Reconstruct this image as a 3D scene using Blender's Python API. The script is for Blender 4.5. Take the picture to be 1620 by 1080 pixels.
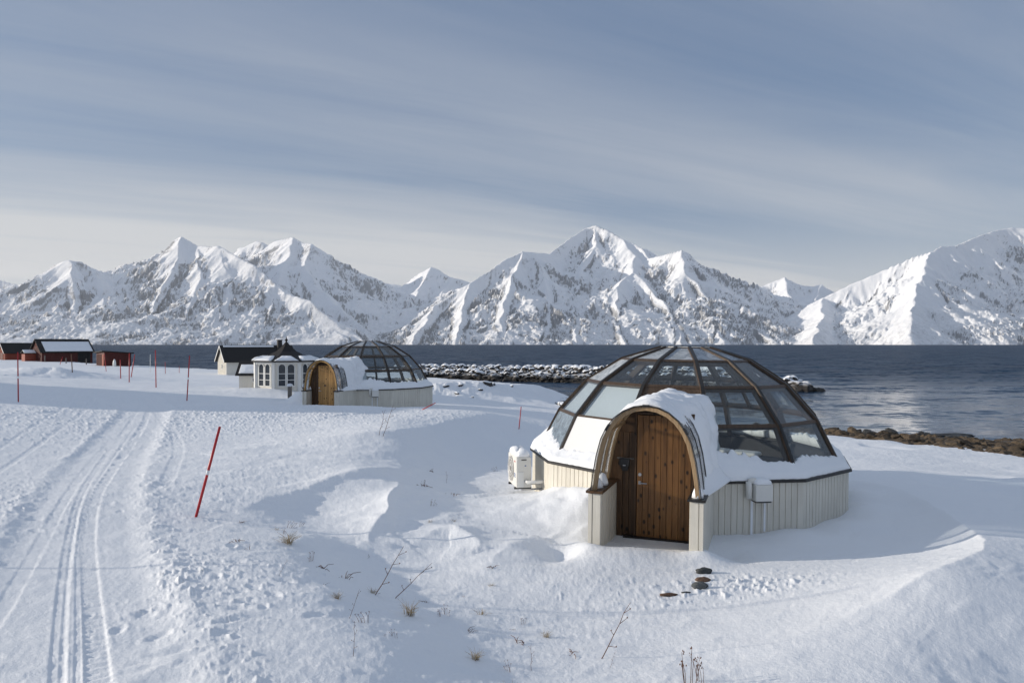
import bpy, math, random
import numpy as np
from mathutils import Vector, Matrix
R = math.radians
rng = random.Random(7)
for o in list(bpy.data.objects):
    bpy.data.objects.remove(o)
scn = bpy.context.scene
COL = scn.collection

# ------------------------------------------------------------------ camera
CAM_Z = 3.1            # eye above the floor of the near igloo
FPX = 1150.0           # focal length in pixels of the 1620 px wide photograph
HY = 544.0             # row of the horizon
cam_d = bpy.data.cameras.new("camera")
cam = bpy.data.objects.new("camera", cam_d)
COL.objects.link(cam)
cam.location = (0, 0, CAM_Z)
cam.rotation_euler = (R(90), 0, 0)
cam_d.sensor_width = 36.0
cam_d.lens = 36.0 * FPX / 1620.0
cam_d.shift_y = (HY - 540.0) / 1620.0
cam_d.clip_start = 0.1
cam_d.clip_end = 60000
scn.camera = cam

# ------------------------------------------------------------------ light
SUN_AZ = 2.0          # light travels towards +X and a little towards the camera
SUN_EL = 13.0
to_sun = Vector((-math.cos(R(SUN_AZ)) * math.cos(R(SUN_EL)), math.sin(R(SUN_AZ)) * math.cos(R(SUN_EL)), math.sin(R(SUN_EL))))
sun_d = bpy.data.lights.new("sun", 'SUN')
sun_d.energy = 4.1
sun_d.angle = R(0.53)
sun_d.color = (1.0, 0.90, 0.77)
sun = bpy.data.objects.new("sun", sun_d)
COL.objects.link(sun)
sun.rotation_euler = to_sun.to_track_quat('Z', 'Y').to_euler()
sun.location = (-60, 20, 40)

scn.view_settings.view_transform = 'Standard'
scn.view_settings.look = 'None'
scn.view_settings.exposure = 0.26
scn.view_settings.gamma = 1.0
scn.cycles.use_denoising = True
scn.cycles.max_bounces = 8
scn.cycles.transparent_max_bounces = 24
scn.cycles.volume_bounces = 1
scn.cycles.sample_clamp_indirect = 4.0

world = bpy.data.worlds.new("World")
scn.world = world
world.use_nodes = True
SKY_STRENGTH = 0.104


class NT:
    """small helper round a node tree"""
    def __init__(s, tree):
        s.t = tree
        s.n = tree.nodes
        s.l = tree.links

    def new(s, typ, **kw):
        n = s.n.new(typ)
        for k, v in kw.items():
            setattr(n, k, v)
        return n

    def link(s, a, b):
        s.l.new(a, b)

    def set(s, sock, v):
        if hasattr(v, 'is_output') or isinstance(v, bpy.types.NodeSocket):
            s.l.new(v, sock)
        else:
            sock.default_value = v

    def math(s, op, a, b=0.0, c=0.0, clamp=False):
        n = s.new('ShaderNodeMath', operation=op, use_clamp=clamp)
        s.set(n.inputs[0], a)
        s.set(n.inputs[1], b)
        s.set(n.inputs[2], c)
        return n.outputs[0]

    def mix(s, f, a, b, blend='MIX'):
        n = s.new('ShaderNodeMix', data_type='RGBA', blend_type=blend)
        s.set(n.inputs[0], f)
        s.set(n.inputs[6], a if not isinstance(a, tuple) or len(a) == 4 else a + (1,))
        s.set(n.inputs[7], b if not isinstance(b, tuple) or len(b) == 4 else b + (1,))
        return n.outputs[2]

    def ramp(s, f, stops, interp='LINEAR'):
        n = s.new('ShaderNodeValToRGB')
        cr = n.color_ramp
        cr.interpolation = interp
        while len(cr.elements) < len(stops):
            cr.elements.new(0.5)
        for e, (p, c) in zip(cr.elements, stops):
            e.position = p
            e.color = (c, c, c, 1) if not isinstance(c, tuple) else (c + (1,) if len(c) == 3 else c)
        s.set(n.inputs[0], f)
        return n.outputs[0]

    def noise(s, vec, scale, detail=3.0, rough=0.5, dist=0.0, dim='3D'):
        n = s.new('ShaderNodeTexNoise', noise_dimensions=dim)
        if vec is not None:
            s.link(vec, n.inputs['Vector'])
        n.inputs['Scale'].default_value = scale
        n.inputs['Detail'].default_value = detail
        n.inputs['Roughness'].default_value = rough
        n.inputs['Distortion'].default_value = dist
        return n.outputs[0]

    def mapping(s, vec, loc=(0, 0, 0), rot=(0, 0, 0), scale=(1, 1, 1)):
        n = s.new('ShaderNodeMapping')
        s.link(vec, n.inputs[0])
        n.inputs[1].default_value = loc
        n.inputs[2].default_value = rot
        n.inputs[3].default_value = scale
        return n.outputs[0]

    def coord(s, which='Object'):
        return s.new('ShaderNodeTexCoord').outputs[which]

    def bump(s, h, strength=0.3, dist=0.02):
        n = s.new('ShaderNodeBump')
        n.inputs['Strength'].default_value = strength
        n.inputs['Distance'].default_value = dist
        s.link(h, n.inputs['Height'])
        return n.outputs[0]


def build_world():
    w = NT(world.node_tree)
    w.n.clear()
    out = w.new('ShaderNodeOutputWorld')
    bg = w.new('ShaderNodeBackground')
    sky = w.new('ShaderNodeTexSky', sky_type='NISHITA')
    sky.sun_disc = False
    sky.sun_elevation = R(SUN_EL)
    # rotation 0 puts the sun on +Y, turning clockwise seen from above
    sky.sun_rotation = math.atan2(to_sun.x, to_sun.y)
    sky.altitude = 200
    sky.air_density = 1.0
    sky.dust_density = 0.6
    sky.ozone_density = 3.0
    d = w.coord('Generated')
    sep = w.new('ShaderNodeSeparateXYZ')
    w.link(d, sep.inputs[0])
    z = w.math('MAXIMUM', sep.outputs[2], 0.0)
    zz = w.math('ADD', z, 0.06)
    u = w.math('DIVIDE', sep.outputs[0], zz)
    v = w.math('DIVIDE', sep.outputs[1], zz)
    a = R(62)   # streets of cirrus run away towards the right
    al = w.math('ADD', w.math('MULTIPLY', u, math.sin(a)), w.math('MULTIPLY', v, math.cos(a)))
    ac = w.math('ABSOLUTE', w.math('ADD', w.math('MULTIPLY', u, -math.cos(a)), w.math('MULTIPLY', v, math.sin(a))))
    cv = w.new('ShaderNodeCombineXYZ')
    w.link(w.math('MULTIPLY', al, 0.10), cv.inputs[0])
    w.link(ac, cv.inputs[1])
    n1 = w.noise(cv.outputs[0], 0.55, 5.0, 0.55, 0.35)
    cv2 = w.new('ShaderNodeCombineXYZ')
    w.link(w.math('MULTIPLY', al, 0.16), cv2.inputs[0])
    w.link(w.math('MULTIPLY', ac, 1.0), cv2.inputs[1])
    cv2.inputs[2].default_value = 4.3
    n2 = w.noise(cv2.outputs[0], 1.7, 6.0, 0.62, 0.6)
    # cirrus: broad streets plus fine fibres, thickening into a veil low in the sky
    street = w.ramp(w.math('DIVIDE', ac, 8.0), [(0.0, .75), (.14, .42), (.20, .22), (.29, .42), (.345, .36), (.40, .16), (.46, .45), (.54, .75), (.66, .95), (1.0, 1.0)], 'EASE')
    n = w.math('ADD', w.math('MULTIPLY', w.math('SUBTRACT', n1, .5), 1.55), w.math('MULTIPLY', w.math('SUBTRACT', n2, .5), 1.15))
    cov = w.math('ADD', street, n, clamp=True)
    low = w.ramp(sep.outputs[2], [(0.0, .92), (.05, .80), (.13, .30), (.2, 0.0)])
    cov = w.math('MAXIMUM', cov, low)
    cloud_col = w.ramp(sep.outputs[2], [(0.0, (5.35, 5.25, 5.15)), (.14, (5.0, 5.1, 5.2)), (.30, (3.0, 3.4, 4.1)), (.45, (2.6, 3.0, 3.8)), (.62, (4.2, 4.7, 5.5))])
    grey = w.mix(0.65, sky.outputs[0], (1.35, 1.95, 3.1))
    col = w.mix(w.math('MULTIPLY', cov, .92), grey, cloud_col)
    w.link(col, bg.inputs[0])
    bg.inputs[1].default_value = SKY_STRENGTH
    w.link(bg.outputs[0], out.inputs[0])


build_world()


# ------------------------------------------------------------------ helpers
def tag(o, label=None, cat=None, group=None, kind=None):
    if label:
        o['label'] = label
    if cat:
        o['category'] = cat
    if group:
        o['group'] = group
    if kind:
        o['kind'] = kind
    return o


def thing(name, label, cat, loc=(0, 0, 0), rz=0.0, group=None):
    o = bpy.data.objects.new(name, None)
    o.empty_display_size = 0.2
    COL.objects.link(o)
    o.location = loc
    o.rotation_euler = (0, 0, rz)
    return tag(o, label, cat, group)


def grid_mesh(name, V, F, mats, smooth=True):
    """mesh from numpy arrays of vertices and quads"""
    me = bpy.data.meshes.new(name)
    me.vertices.add(len(V))
    me.vertices.foreach_set('co', np.ascontiguousarray(V, dtype=np.float32).ravel())
    F = np.ascontiguousarray(F, dtype=np.int32)
    me.loops.add(F.size)
    me.loops.foreach_set('vertex_index', F.ravel())
    me.polygons.add(len(F))
    me.polygons.foreach_set('loop_start', np.arange(0, F.size, F.shape[1], dtype=np.int32))
    me.polygons.foreach_set('loop_total', np.full(len(F), F.shape[1], dtype=np.int32))
    me.polygons.foreach_set('use_smooth', np.full(len(F), smooth, dtype=bool))
    me.update(calc_edges=True)
    me.validate()
    for m in (mats if isinstance(mats, (list, tuple)) else [mats]):
        me.materials.append(m)
    return me


def grid_faces(nr, nc, wrap=False):
    i = np.arange(nr - 1)[:, None]
    j = np.arange(nc if wrap else nc - 1)[None, :]
    j2 = (j + 1) % nc
    a = i * nc + j
    return np.stack([a, i * nc + j2, (i + 1) * nc + j2, (i + 1) * nc + j], -1).reshape(-1, 4)


class MB:
    """collects shapes, then becomes ONE mesh object"""
    def __init__(s):
        s.v = []
        s.f = []

    def add(s, v, f):
        n = len(s.v)
        s.v += [tuple(p) for p in v]
        s.f += [tuple(i + n for i in q) for q in f]
        return s

    def box(s, c, d, rz=0.0, M=None):
        hx, hy, hz = d[0] / 2, d[1] / 2, d[2] / 2
        vs = [Vector((x, y, z)) for z in (-hz, hz) for x, y in ((-hx, -hy), (hx, -hy), (hx, hy), (-hx, hy))]
        m = Matrix.Translation(c) @ Matrix.Rotation(rz, 4, 'Z')
        if M is not None:
            m = M @ m
        return s.add([m @ v for v in vs], [(3, 2, 1, 0), (4, 5, 6, 7), (0, 1, 5, 4), (1, 2, 6, 5), (2, 3, 7, 6), (3, 0, 4, 7)])

    def loft(s, rings, close=True, caps=True):
        n = len(rings[0])
        vs = [p for r in rings for p in r]
        fs = []
        for i in range(len(rings) - 1):
            for j in range(n if close else n - 1):
                k = (j + 1) % n
                fs.append((i * n + j, i * n + k, (i + 1) * n + k, (i + 1) * n + j))
        if caps:
            fs.append(tuple(range(n - 1, -1, -1)))
            fs.append(tuple((len(rings) - 1) * n + j for j in range(n)))
        return s.add(vs, fs)

    def tube(s, pts, r, n=8):
        pts = [Vector(p) for p in pts]
        rr = r if isinstance(r, (list, tuple)) else [r] * len(pts)
        rings = []
        for i, p in enumerate(pts):
            t = (pts[min(i + 1, len(pts) - 1)] - pts[max(i - 1, 0)]).normalized()
            up = Vector((0, 0, 1)) if abs(t.z) < 0.9 else Vector((1, 0, 0))
            a = t.cross(up).normalized()
            b = a.cross(t).normalized()
            rings.append([p + (a * math.cos(q) + b * math.sin(q)) * rr[i] for q in [2 * math.pi * k / n for k in range(n)]])
        return s.loft(rings)

    def beam(s, pts, outs, w, d):
        """rectangular beam along pts; outs = outward normals; w across, d in depth (inwards)"""
        pts = [Vector(p) for p in pts]
        rings = []
        for i, p in enumerate(pts):
            t = (pts[min(i + 1, len(pts) - 1)] - pts[max(i - 1, 0)]).normalized()
            o = Vector(outs[i])
            o = (o - t * o.dot(t)).normalized()
            a = t.cross(o).normalized()
            rings.append([p + a * w / 2, p - a * w / 2, p - a * w / 2 - o * d, p + a * w / 2 - o * d])
        return s.loft(rings)

    def prism(s, outline, z0, z1):
        """vertical prism on a plan outline (counter-clockwise)"""
        return s.loft([[(x, y, z0) for x, y in outline], [(x, y, z1) for x, y in outline]])

    def strip(s, line, z0, z1):
        """vertical sheet along a plan polyline"""
        vs = [(x, y, z0) for x, y in line] + [(x, y, z1) for x, y in line]
        n = len(line)
        return s.add(vs, [(i, i + 1, n + i + 1, n + i) for i in range(n - 1)])

    def build(s, name, mat, parent=None, smooth=False, bevel=0.0, loc=None):
        me = bpy.data.meshes.new(name)
        me.from_pydata([tuple(v) for v in s.v], [], s.f)
        me.update()
        if smooth:
            me.polygons.foreach_set('use_smooth', [True] * len(me.polygons))
        for m in (mat if isinstance(mat, (list, tuple)) else [mat]):
            me.materials.append(m)
        o = bpy.data.objects.new(name, me)
        COL.objects.link(o)
        if parent:
            o.parent = parent
        if loc:
            o.location = loc
        if bevel:
            b = o.modifiers.new('bevel', 'BEVEL')
            b.width = bevel
            b.segments = 2
            b.limit_method = 'ANGLE'
        return o


def link_mesh(name, me, parent=None):
    o = bpy.data.objects.new(name, me)
    COL.objects.link(o)
    if parent:
        o.parent = parent
    return o


def kids(o):
    return list(o.children)


def copy_tree(o, parent=None):
    c = o.copy()
    COL.objects.link(c)
    if parent:
        c.parent = parent
    for ch in kids(o):
        copy_tree(ch, c)
    return c


# ---- numpy noise
_prm = np.random.RandomState(3).permutation(4096).astype(np.int64)
_ang = np.random.RandomState(4).rand(4096) * 2 * np.pi
_gx, _gy = np.cos(_ang), np.sin(_ang)


def pn(x, y, seed=0):
    """2-D gradient noise, about -0.7..0.7"""
    x = np.asarray(x, float) + seed * 17.31
    y = np.asarray(y, float) - seed * 9.77
    xi = np.floor(x).astype(np.int64)
    yi = np.floor(y).astype(np.int64)
    fx = x - xi
    fy = y - yi
    sx = fx * fx * fx * (fx * (fx * 6 - 15) + 10)
    sy = fy * fy * fy * (fy * (fy * 6 - 15) + 10)

    def g(ix, iy, dx, dy):
        h = _prm[(_prm[ix & 4095] + iy) & 4095]
        return _gx[h] * dx + _gy[h] * dy
    a = g(xi, yi, fx, fy)
    b = g(xi + 1, yi, fx - 1, fy)
    c = g(xi, yi + 1, fx, fy - 1)
    d = g(xi + 1, yi + 1, fx - 1, fy - 1)
    return (a + (b - a) * sx) + ((c + (d - c) * sx) - (a + (b - a) * sx)) * sy


def fbm(x, y, oct=4, gain=0.5, lac=2.03, seed=0):
    s = 0
    a = 1.0
    for i in range(oct):
        s = s + a * pn(x, y, seed + i)
        x = x * lac
        y = y * lac
        a *= gain
    return s


def ridged(x, y, oct=4, gain=0.5, seed=0):
    s = 0
    a = 1.0
    for i in range(oct):
        s = s + a * (1 - 2.2 * np.abs(pn(x, y, seed + i)))
        x = x * 2.07
        y = y * 2.07
        a *= gain
    return s


def sstep(a, b, x):
    t = np.clip((x - a) / (b - a), 0, 1)
    return t * t * (3 - 2 * t)


def W(px, py, z):
    """point of the place seen at pixel (px, py) of the photograph, lying at height z"""
    d = (CAM_Z - z) * FPX / (py - HY)
    return ((px - 810.0) / FPX * d, d, z)


# ------------------------------------------------------------------ materials
def principled(name, rough=0.6, spec=0.4):
    m = bpy.data.materials.new(name)
    m.use_nodes = True
    t = NT(m.node_tree)
    b = t.n['Principled BSDF']
    b.inputs['Roughness'].default_value = rough
    b.inputs['Specular IOR Level'].default_value = spec
    return m, t, b


def plain(name, col, rough=0.6, var=0.12, scale=6.0, bump=0.0, metal=0.0, spec=0.4):
    m, t, b = principled(name, rough, spec)
    c = t.coord()
    n = t.noise(c, scale, 4.0, 0.6)
    lo = tuple(x * (1 - var) for x in col)
    hi = tuple(min(1, x * (1 + var)) for x in col)
    t.link(t.mix(n, lo, hi), b.inputs['Base Color'])
    b.inputs['Metallic'].default_value = metal
    if bump:
        t.link(t.bump(t.noise(c, scale * 8, 3.0), bump, 0.01), b.inputs['Normal'])
    return m


def make_snow(name, fine=1.0):
    m, t, b = principled(name, 0.55, 0.25)
    c = t.coord()
    n = t.noise(c, 0.7, 4.0, 0.6)
    t.link(t.mix(n, (0.82, 0.845, 0.88), (0.87, 0.885, 0.905)), b.inputs['Base Color'])
    g1 = t.noise(c, 22.0, 5.0, 0.7)
    g2 = t.noise(c, 110.0, 3.0, 0.6)
    h = t.math('ADD', t.math('MULTIPLY', g1, 1.0), t.math('MULTIPLY', g2, 0.25))
    t.link(t.bump(h, 0.42 * fine, 0.028), b.inputs['Normal'])
    return m


def make_wood(name, dark, light, along='Z', knots=True, rough=0.55, board=0.1, across='X', knot_scale=1.0):
    m, t, b = principled(name, rough, 0.35)
    c = t.coord()
    sc = {'X': (1.2, 14, 14), 'Y': (14, 1.2, 14), 'Z': (14, 14, 1.2)}[along]
    g = t.noise(t.mapping(c, scale=sc), 2.0, 5.0, 0.6, 0.4)
    col = t.mix(t.ramp(g, [(0.3, 0.0), (0.7, 1.0)]), dark, light)
    sep = t.new('ShaderNodeSeparateXYZ')
    t.link(c, sep.inputs[0])
    ax = sep.outputs['XYZ'.index(across)]
    wn = t.new('ShaderNodeTexWhiteNoise', noise_dimensions='1D')
    t.link(t.math('FLOOR', t.math('DIVIDE', ax, board)), wn.inputs['W'])
    tone = t.math('ADD', t.math('MULTIPLY', wn.outputs[0], 0.45), 0.78)
    mul = t.new('ShaderNodeVectorMath', operation='SCALE')
    t.link(col, mul.inputs[0])
    t.link(tone, mul.inputs[3])
    col = mul.outputs[0]
    if knots:
        ks = {'X': (0.45, 1, 1), 'Y': (1, 0.45, 1), 'Z': (1, 1, 0.62)}[along]
        vo = t.new('ShaderNodeTexVoronoi', voronoi_dimensions='3D')
        t.link(t.mapping(c, scale=ks), vo.inputs['Vector'])
        vo.inputs['Scale'].default_value = 8.5 * knot_scale
        k = t.ramp(vo.outputs['Distance'], [(0.13, 1.0), (0.22, 0.0)])
        col = t.mix(k, col, tuple(x * 0.16 for x in dark))
    t.link(col, b.inputs['Base Color'])
    t.link(t.bump(g, 0.2, 0.004), b.inputs['Normal'])
    return m


def make_glass(name, tint=(0.80, 0.84, 0.86), rough=0.015, dirt=0.0, dirt_col=(0.75, 0.78, 0.82)):
    m = bpy.data.materials.new(name)
    m.use_nodes = True
    t = NT(m.node_tree)
    t.n.clear()
    out = t.new('ShaderNodeOutputMaterial')
    tr = t.new('ShaderNodeBsdfTransparent')
    tr.inputs[0].default_value = tint + (1,)
    gl = t.new('ShaderNodeBsdfGlossy')
    gl.inputs['Roughness'].default_value = rough
    fr = t.new('ShaderNodeFresnel')
    gm = t.new('ShaderNodeNewGeometry')
    t.link(t.math('SUBTRACT', 1.5, t.math('MULTIPLY', gm.outputs['Backfacing'], 1.5 - 1 / 1.5)), fr.inputs[0])
    mx = t.new('ShaderNodeMixShader')
    t.link(fr.outputs[0], mx.inputs[0])
    t.link(tr.outputs[0], mx.inputs[1])
    t.link(gl.outputs[0], mx.inputs[2])
    res = mx.outputs[0]
    if dirt > 0:
        df = t.new('ShaderNodeBsdfDiffuse')
        df.inputs[0].default_value = dirt_col + (1,)
        n = t.noise(t.coord(), 5.0, 6.0, 0.7, 0.8)
        f = t.math('MULTIPLY', t.ramp(n, [(0.35, 0.25), (0.65, 1.0)]), dirt)
        m2 = t.new('ShaderNodeMixShader')
        t.link(f, m2.inputs[0])
        t.link(res, m2.inputs[1])
        t.link(df.outputs[0], m2.inputs[2])
        res = m2.outputs[0]
    t.link(res, out.inputs[0])
    return m


def make_rock(name, dark, light, snow=True, scale=2.5, wet=False):
    m, t, b = principled(name, 0.45 if wet else 0.85, 0.5 if wet else 0.25)
    c = t.coord()
    n = t.noise(c, scale, 6.0, 0.65)
    info = t.new('ShaderNodeObjectInfo')
    col = t.mix(t.ramp(n, [(0.3, 0.0), (0.7, 1.0)]), dark, light)
    hs = t.new('ShaderNodeHueSaturation')
    hs.inputs['Saturation'].default_value = 1.0
    t.link(t.math('ADD', t.math('MULTIPLY', info.outputs['Random'], 0.8), 0.6), hs.inputs['Value'])
    t.link(col, hs.inputs['Color'])
    col = hs.outputs[0]
    if snow:
        g = t.new('ShaderNodeNewGeometry')
        sp = t.new('ShaderNodeSeparateXYZ')
        t.link(g.outputs['Normal'], sp.inputs[0])
        f = t.math('ADD', sp.outputs[2], t.math('MULTIPLY', t.math('SUBTRACT', t.noise(g.outputs['Position'], 1.6, 4.0), 0.5), 0.9))
        pz = t.new('ShaderNodeSeparateXYZ')
        t.link(g.outputs['Position'], pz.inputs[0])
        f = t.ramp(f, [(0.30, 0.0), (0.42, 1.0)])
        f = t.math('MULTIPLY', f, t.math('MULTIPLY_ADD', pz.outputs[2], 1.6, 2.3, clamp=True))
        col = t.mix(f, col, (0.85, 0.87, 0.90))
    t.link(col, b.inputs['Base Color'])
    t.link(t.bump(n, 0.5, 0.08), b.inputs['Normal'])
    return m


M = {}
M['snow'] = make_snow('snow')


def shore_ground(m):
    """below the high-water mark the ground is brown gravel"""
    t = NT(m.node_tree)
    b = t.n['Principled BSDF']
    old = b.inputs['Base Color'].links[0].from_socket
    g = t.new('ShaderNodeNewGeometry')
    sp = t.new('ShaderNodeSeparateXYZ')
    t.link(g.outputs['Position'], sp.inputs[0])
    z = t.math('ADD', sp.outputs[2], t.math('MULTIPLY', t.math('SUBTRACT', t.noise(g.outputs['Position'], 1.1, 4.0, .7), .5), .35))
    f = t.math('MULTIPLY_ADD', z, -14.0, -14.2, clamp=True)
    br = t.mix(t.noise(g.outputs['Position'], 6.0, 4.0), (0.03, 0.024, 0.016), (0.13, 0.09, 0.05))
    t.link(t.mix(f, old, br), b.inputs['Base Color'])


shore_ground(M['snow'])
M['snow_cap'] = make_snow('settled snow', 0.8)
def weathered_paint(name, col, dirt):
    m, t, b = principled(name, 0.5, 0.35)
    c = t.coord()
    st = t.noise(t.mapping(c, scale=(9, 9, .5)), 1.6, 4.0, .65)
    bl = t.noise(c, 1.3, 5.0, .65)
    f = t.ramp(t.math('ADD', t.math('MULTIPLY', st, .65), t.math('MULTIPLY', bl, .45)), [(.46, 0.0), (.72, 1.0)])
    cc = t.mix(t.noise(c, 2.5, 3.0), tuple(x * .95 for x in col), tuple(x * 1.04 for x in col))
    t.link(t.mix(t.math('MULTIPLY', f, .55), cc, dirt), b.inputs['Base Color'])
    t.link(t.bump(st, .08, .01), b.inputs['Normal'])
    return m


M['cream'] = weathered_paint('cream painted boards', (0.68, 0.65, 0.57), (0.44, 0.41, 0.35))
M['white'] = plain('white paint', (0.74, 0.74, 0.72), 0.45, 0.05, 4.0)
M['ivory'] = weathered_paint('ivory painted boards', (0.76, 0.73, 0.66), (0.62, 0.59, 0.52))
M['offwhite'] = plain('off white sheet metal', (0.70, 0.69, 0.65), 0.4, 0.05, 8.0)
M['flash'] = plain('black flashing', (0.018, 0.017, 0.017), 0.45, 0.3, 9.0)
M['rib'] = make_wood('dark stained glulam', (0.042, 0.026, 0.016), (0.100, 0.066, 0.043), 'Z', False, 0.45, 10.0)
M['glulam'] = make_wood('weathered glulam', (0.24, 0.15, 0.075), (0.44, 0.31, 0.18), 'Z', False, 0.5, 10.0)
M['glulam_new'] = make_wood('golden glulam', (0.40, 0.22, 0.07), (0.58, 0.36, 0.14), 'Z', False, 0.5, 10.0)
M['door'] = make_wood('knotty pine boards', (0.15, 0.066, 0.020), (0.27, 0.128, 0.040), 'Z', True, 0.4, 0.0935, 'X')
M['door_sunlit'] = make_wood('sunlit-toned pine boards', (0.42, 0.22, 0.07), (0.60, 0.35, 0.13), 'Z', True, 0.45, 0.0935, 'X')  # lighter copy of the door pine, sunlight put into the colour
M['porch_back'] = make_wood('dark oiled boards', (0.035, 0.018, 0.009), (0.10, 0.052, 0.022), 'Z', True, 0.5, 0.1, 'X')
M['interior'] = make_wood('interior boards', (0.10, 0.06, 0.03), (0.20, 0.125, 0.065), 'Z', False, 0.6, 0.12, 'X')
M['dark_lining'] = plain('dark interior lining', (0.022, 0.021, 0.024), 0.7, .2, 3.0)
M['floor'] = make_wood('interior floor boards', (0.06, 0.04, 0.025), (0.12, 0.08, 0.05), 'X', False, 0.5, 0.14, 'Y')
M['glass'] = make_glass('clear dome glass', (0.87, 0.90, 0.91), dirt=0.008)
M['glass_frost'] = make_glass('frosted dome glass', (0.74, 0.78, 0.80), 0.05, 0.68, (0.60, 0.64, 0.68))
M['glass_rime'] = make_glass('rimed dome glass', (0.5, 0.56, 0.62), 0.06, 0.75, (0.30, 0.37, 0.44))
M['glass_porch'] = make_glass('clear porch sheet', (0.86, 0.87, 0.87), 0.05, 0.30)
M['glass_dark'] = plain('dark window glass', (0.030, 0.038, 0.048), 0.06, 0.3, 2.0, 0.0, 0.0, 0.6)
M['blind'] = plain('grey linen blind', (0.74, 0.76, 0.78), 0.9, 0.04, 3.0)
M['blind_white'] = plain('white linen blind', (0.72, 0.73, 0.73), 0.9, 0.03, 3.0)
M['metal'] = plain('brushed metal', (0.5, 0.5, 0.5), 0.3, 0.1, 20.0, 0.0, 1.0)
M['dark_metal'] = plain('dark metal', (0.03, 0.03, 0.032), 0.4, 0.2, 12.0)
M['red_pole'] = plain('red pole plastic', (0.42, 0.018, 0.022), 0.4, 0.15, 6.0)
M['reflector'] = plain('white reflective tape', (0.8, 0.8, 0.8), 0.3, 0.05)
M['barn_red'] = plain('falu red boards', (0.080, 0.013, 0.010), 0.7, 0.25, 3.0)
M['barn_red2'] = plain('faded red boards', (0.24, 0.05, 0.028), 0.7, 0.3, 2.0)
M['roof_black'] = plain('black roof felt', (0.016, 0.015, 0.015), 0.8, 0.3, 5.0, 0.1)
M['bedding'] = plain('dark blue bedding', (0.02, 0.024, 0.035), 0.9, 0.2, 4.0)
M['linen'] = plain('white bed linen', (0.7, 0.7, 0.7), 0.9, 0.05, 4.0)
M['stem'] = plain('dry reddish stem', (0.13, 0.065, 0.04), 0.8, 0.3, 20.0)
M['straw'] = plain('dry straw grass', (0.33, 0.26, 0.16), 0.8, 0.3, 20.0)
M['grey_wood'] = plain('weathered grey wood', (0.17, 0.155, 0.14), 0.8, 0.25, 8.0)
M['rock'] = make_rock('breakwater rock', (0.022, 0.021, 0.021), (0.085, 0.078, 0.072), True)
M['rock_brown'] = make_rock('brown shore rock', (0.026, 0.021, 0.016), (0.115, 0.084, 0.054), False, 2.0)
M['rock_wet'] = make_rock('wet weedy rock', (0.012, 0.012, 0.010), (0.04, 0.034, 0.024), False, 3.0, True)
M['stone'] = make_rock('garden stone', (0.05, 0.056, 0.06), (0.15, 0.158, 0.158), False, 9.0)
M['stone_brown'] = make_rock('brown garden stone', (0.10, 0.06, 0.04), (0.22, 0.14, 0.10), False, 9.0)
M['sign_blue'] = plain('blue print', (0.03, 0.10, 0.28), 0.4, 0.05)
M['sign_red'] = plain('red print', (0.45, 0.03, 0.03), 0.4, 0.05)
M['chimney'] = plain('dark chimney', (0.03, 0.028, 0.028), 0.8, 0.2)
# ------------------------------------------------------------------ terrain
IG1 = (0.2361 * 15.0, 15.0, 0.0)
IG1_ROT = R(-20.0)
IG2 = ((582 - 810) / FPX * 35.3, 35.3, 0.2)
IG2_ROT = R(-13.0)
SEA = -2.0

_cp = [
 (0,1080,.65),(200,1080,.68),(450,1080,.66),(650,1080,.52),(860,1080,.30),(1100,1080,.36),(1400,1080,.35),(1620,1080,.18),
 (0,950,.6),(250,950,.6),(450,950,.58),(510,930,.55),(570,975,.48),(630,925,.08),(720,960,.15),(900,950,.06),(760,1010,.22),(900,1010,.14),(620,1030,.56),(1100,960,.12),(1300,985,.3),(1500,940,.45),(1620,950,.34),
 (-300,900,.6),(-300,700,.9),(-300,640,1.3),(-300,600,1.5),
 (0,850,.52),(200,850,.52),(350,850,.46),(430,890,.54),(480,855,.30),(560,880,.10),(640,870,.06),(750,870,.06),(900,900,.1),(1100,910,.1),
 (0,780,.5),(150,760,.5),(300,760,.47),(430,785,.36),(500,820,.13),(600,770,.36),(640,810,.2),(700,760,.05),(750,765,.0),(790,800,.03),(860,850,.02),
 (0,700,.6),(180,690,.58),(330,690,.57),(430,700,.56),(520,692,.66),(640,686,.74),(710,664,.62),(770,652,.45),(720,715,.22),(780,720,.02),(800,745,.0),
 (0,640,.95),(150,640,.78),(300,640,.66),(450,652,.55),(600,656,.58),(820,682,.12),
 (690,634,-.2),(800,640,-.35),(880,646,-.6),
 (0,600,1.15),(100,605,.98),(200,605,.75),(300,612,.52),(380,620,.42),(450,630,.35),
 (0,567,.55),(70,572,.3),(150,577,.1),(250,583,-.2),(345,592,-.45),(400,600,-.1),
 (700,610,.1),(800,606,-.3),(920,604,-.6),
 (1350,757,.1),(1620,775,.12),(1620,727,-.9),(1450,708,-.9),(1330,690,-.9),(1480,740,-.25),(1620,750,-.3),
 (1250,870,.0),(1400,865,.0),(1400,800,0.02),(1900,900,.1),(1900,775,.1),(1900,740,-.8),
]
_pts = [W(*c) for c in _cp]
_pts += [(-2, 1.0, .72), (0, 1.2, .68), (2, 1.2, .55), (-1.5, 3, .7), (1.5, 3, .58), (-6, 1, .75), (6, 1, .35),
         (3.54, 15, -.1), (3.54, 18.5, 0.0), (0.6, 15.5, .05), (6.9, 15, .02), (5.5, 20, -.15), (9, 22, -.4), (1, 21, -.1), (-7, 35.3, .15), (-3, 37, -.05),
         (-60, 30, 1.6), (-60, 60, 1.5), (-110, 100, 1.0), (60, 5, .3), (-60, 2, 1.0), (2.5, 40, -.6), (9, 36, -1.0)]
_P = np.array(_pts)


def _uv(X, Y):
    r = np.sqrt(X * X + Y * Y)
    return np.clip(np.arctan2(X, Y), -1.25, 1.25) * 1.5, np.log(np.clip(r, 1.2, 220.0)) * 0.9


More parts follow.
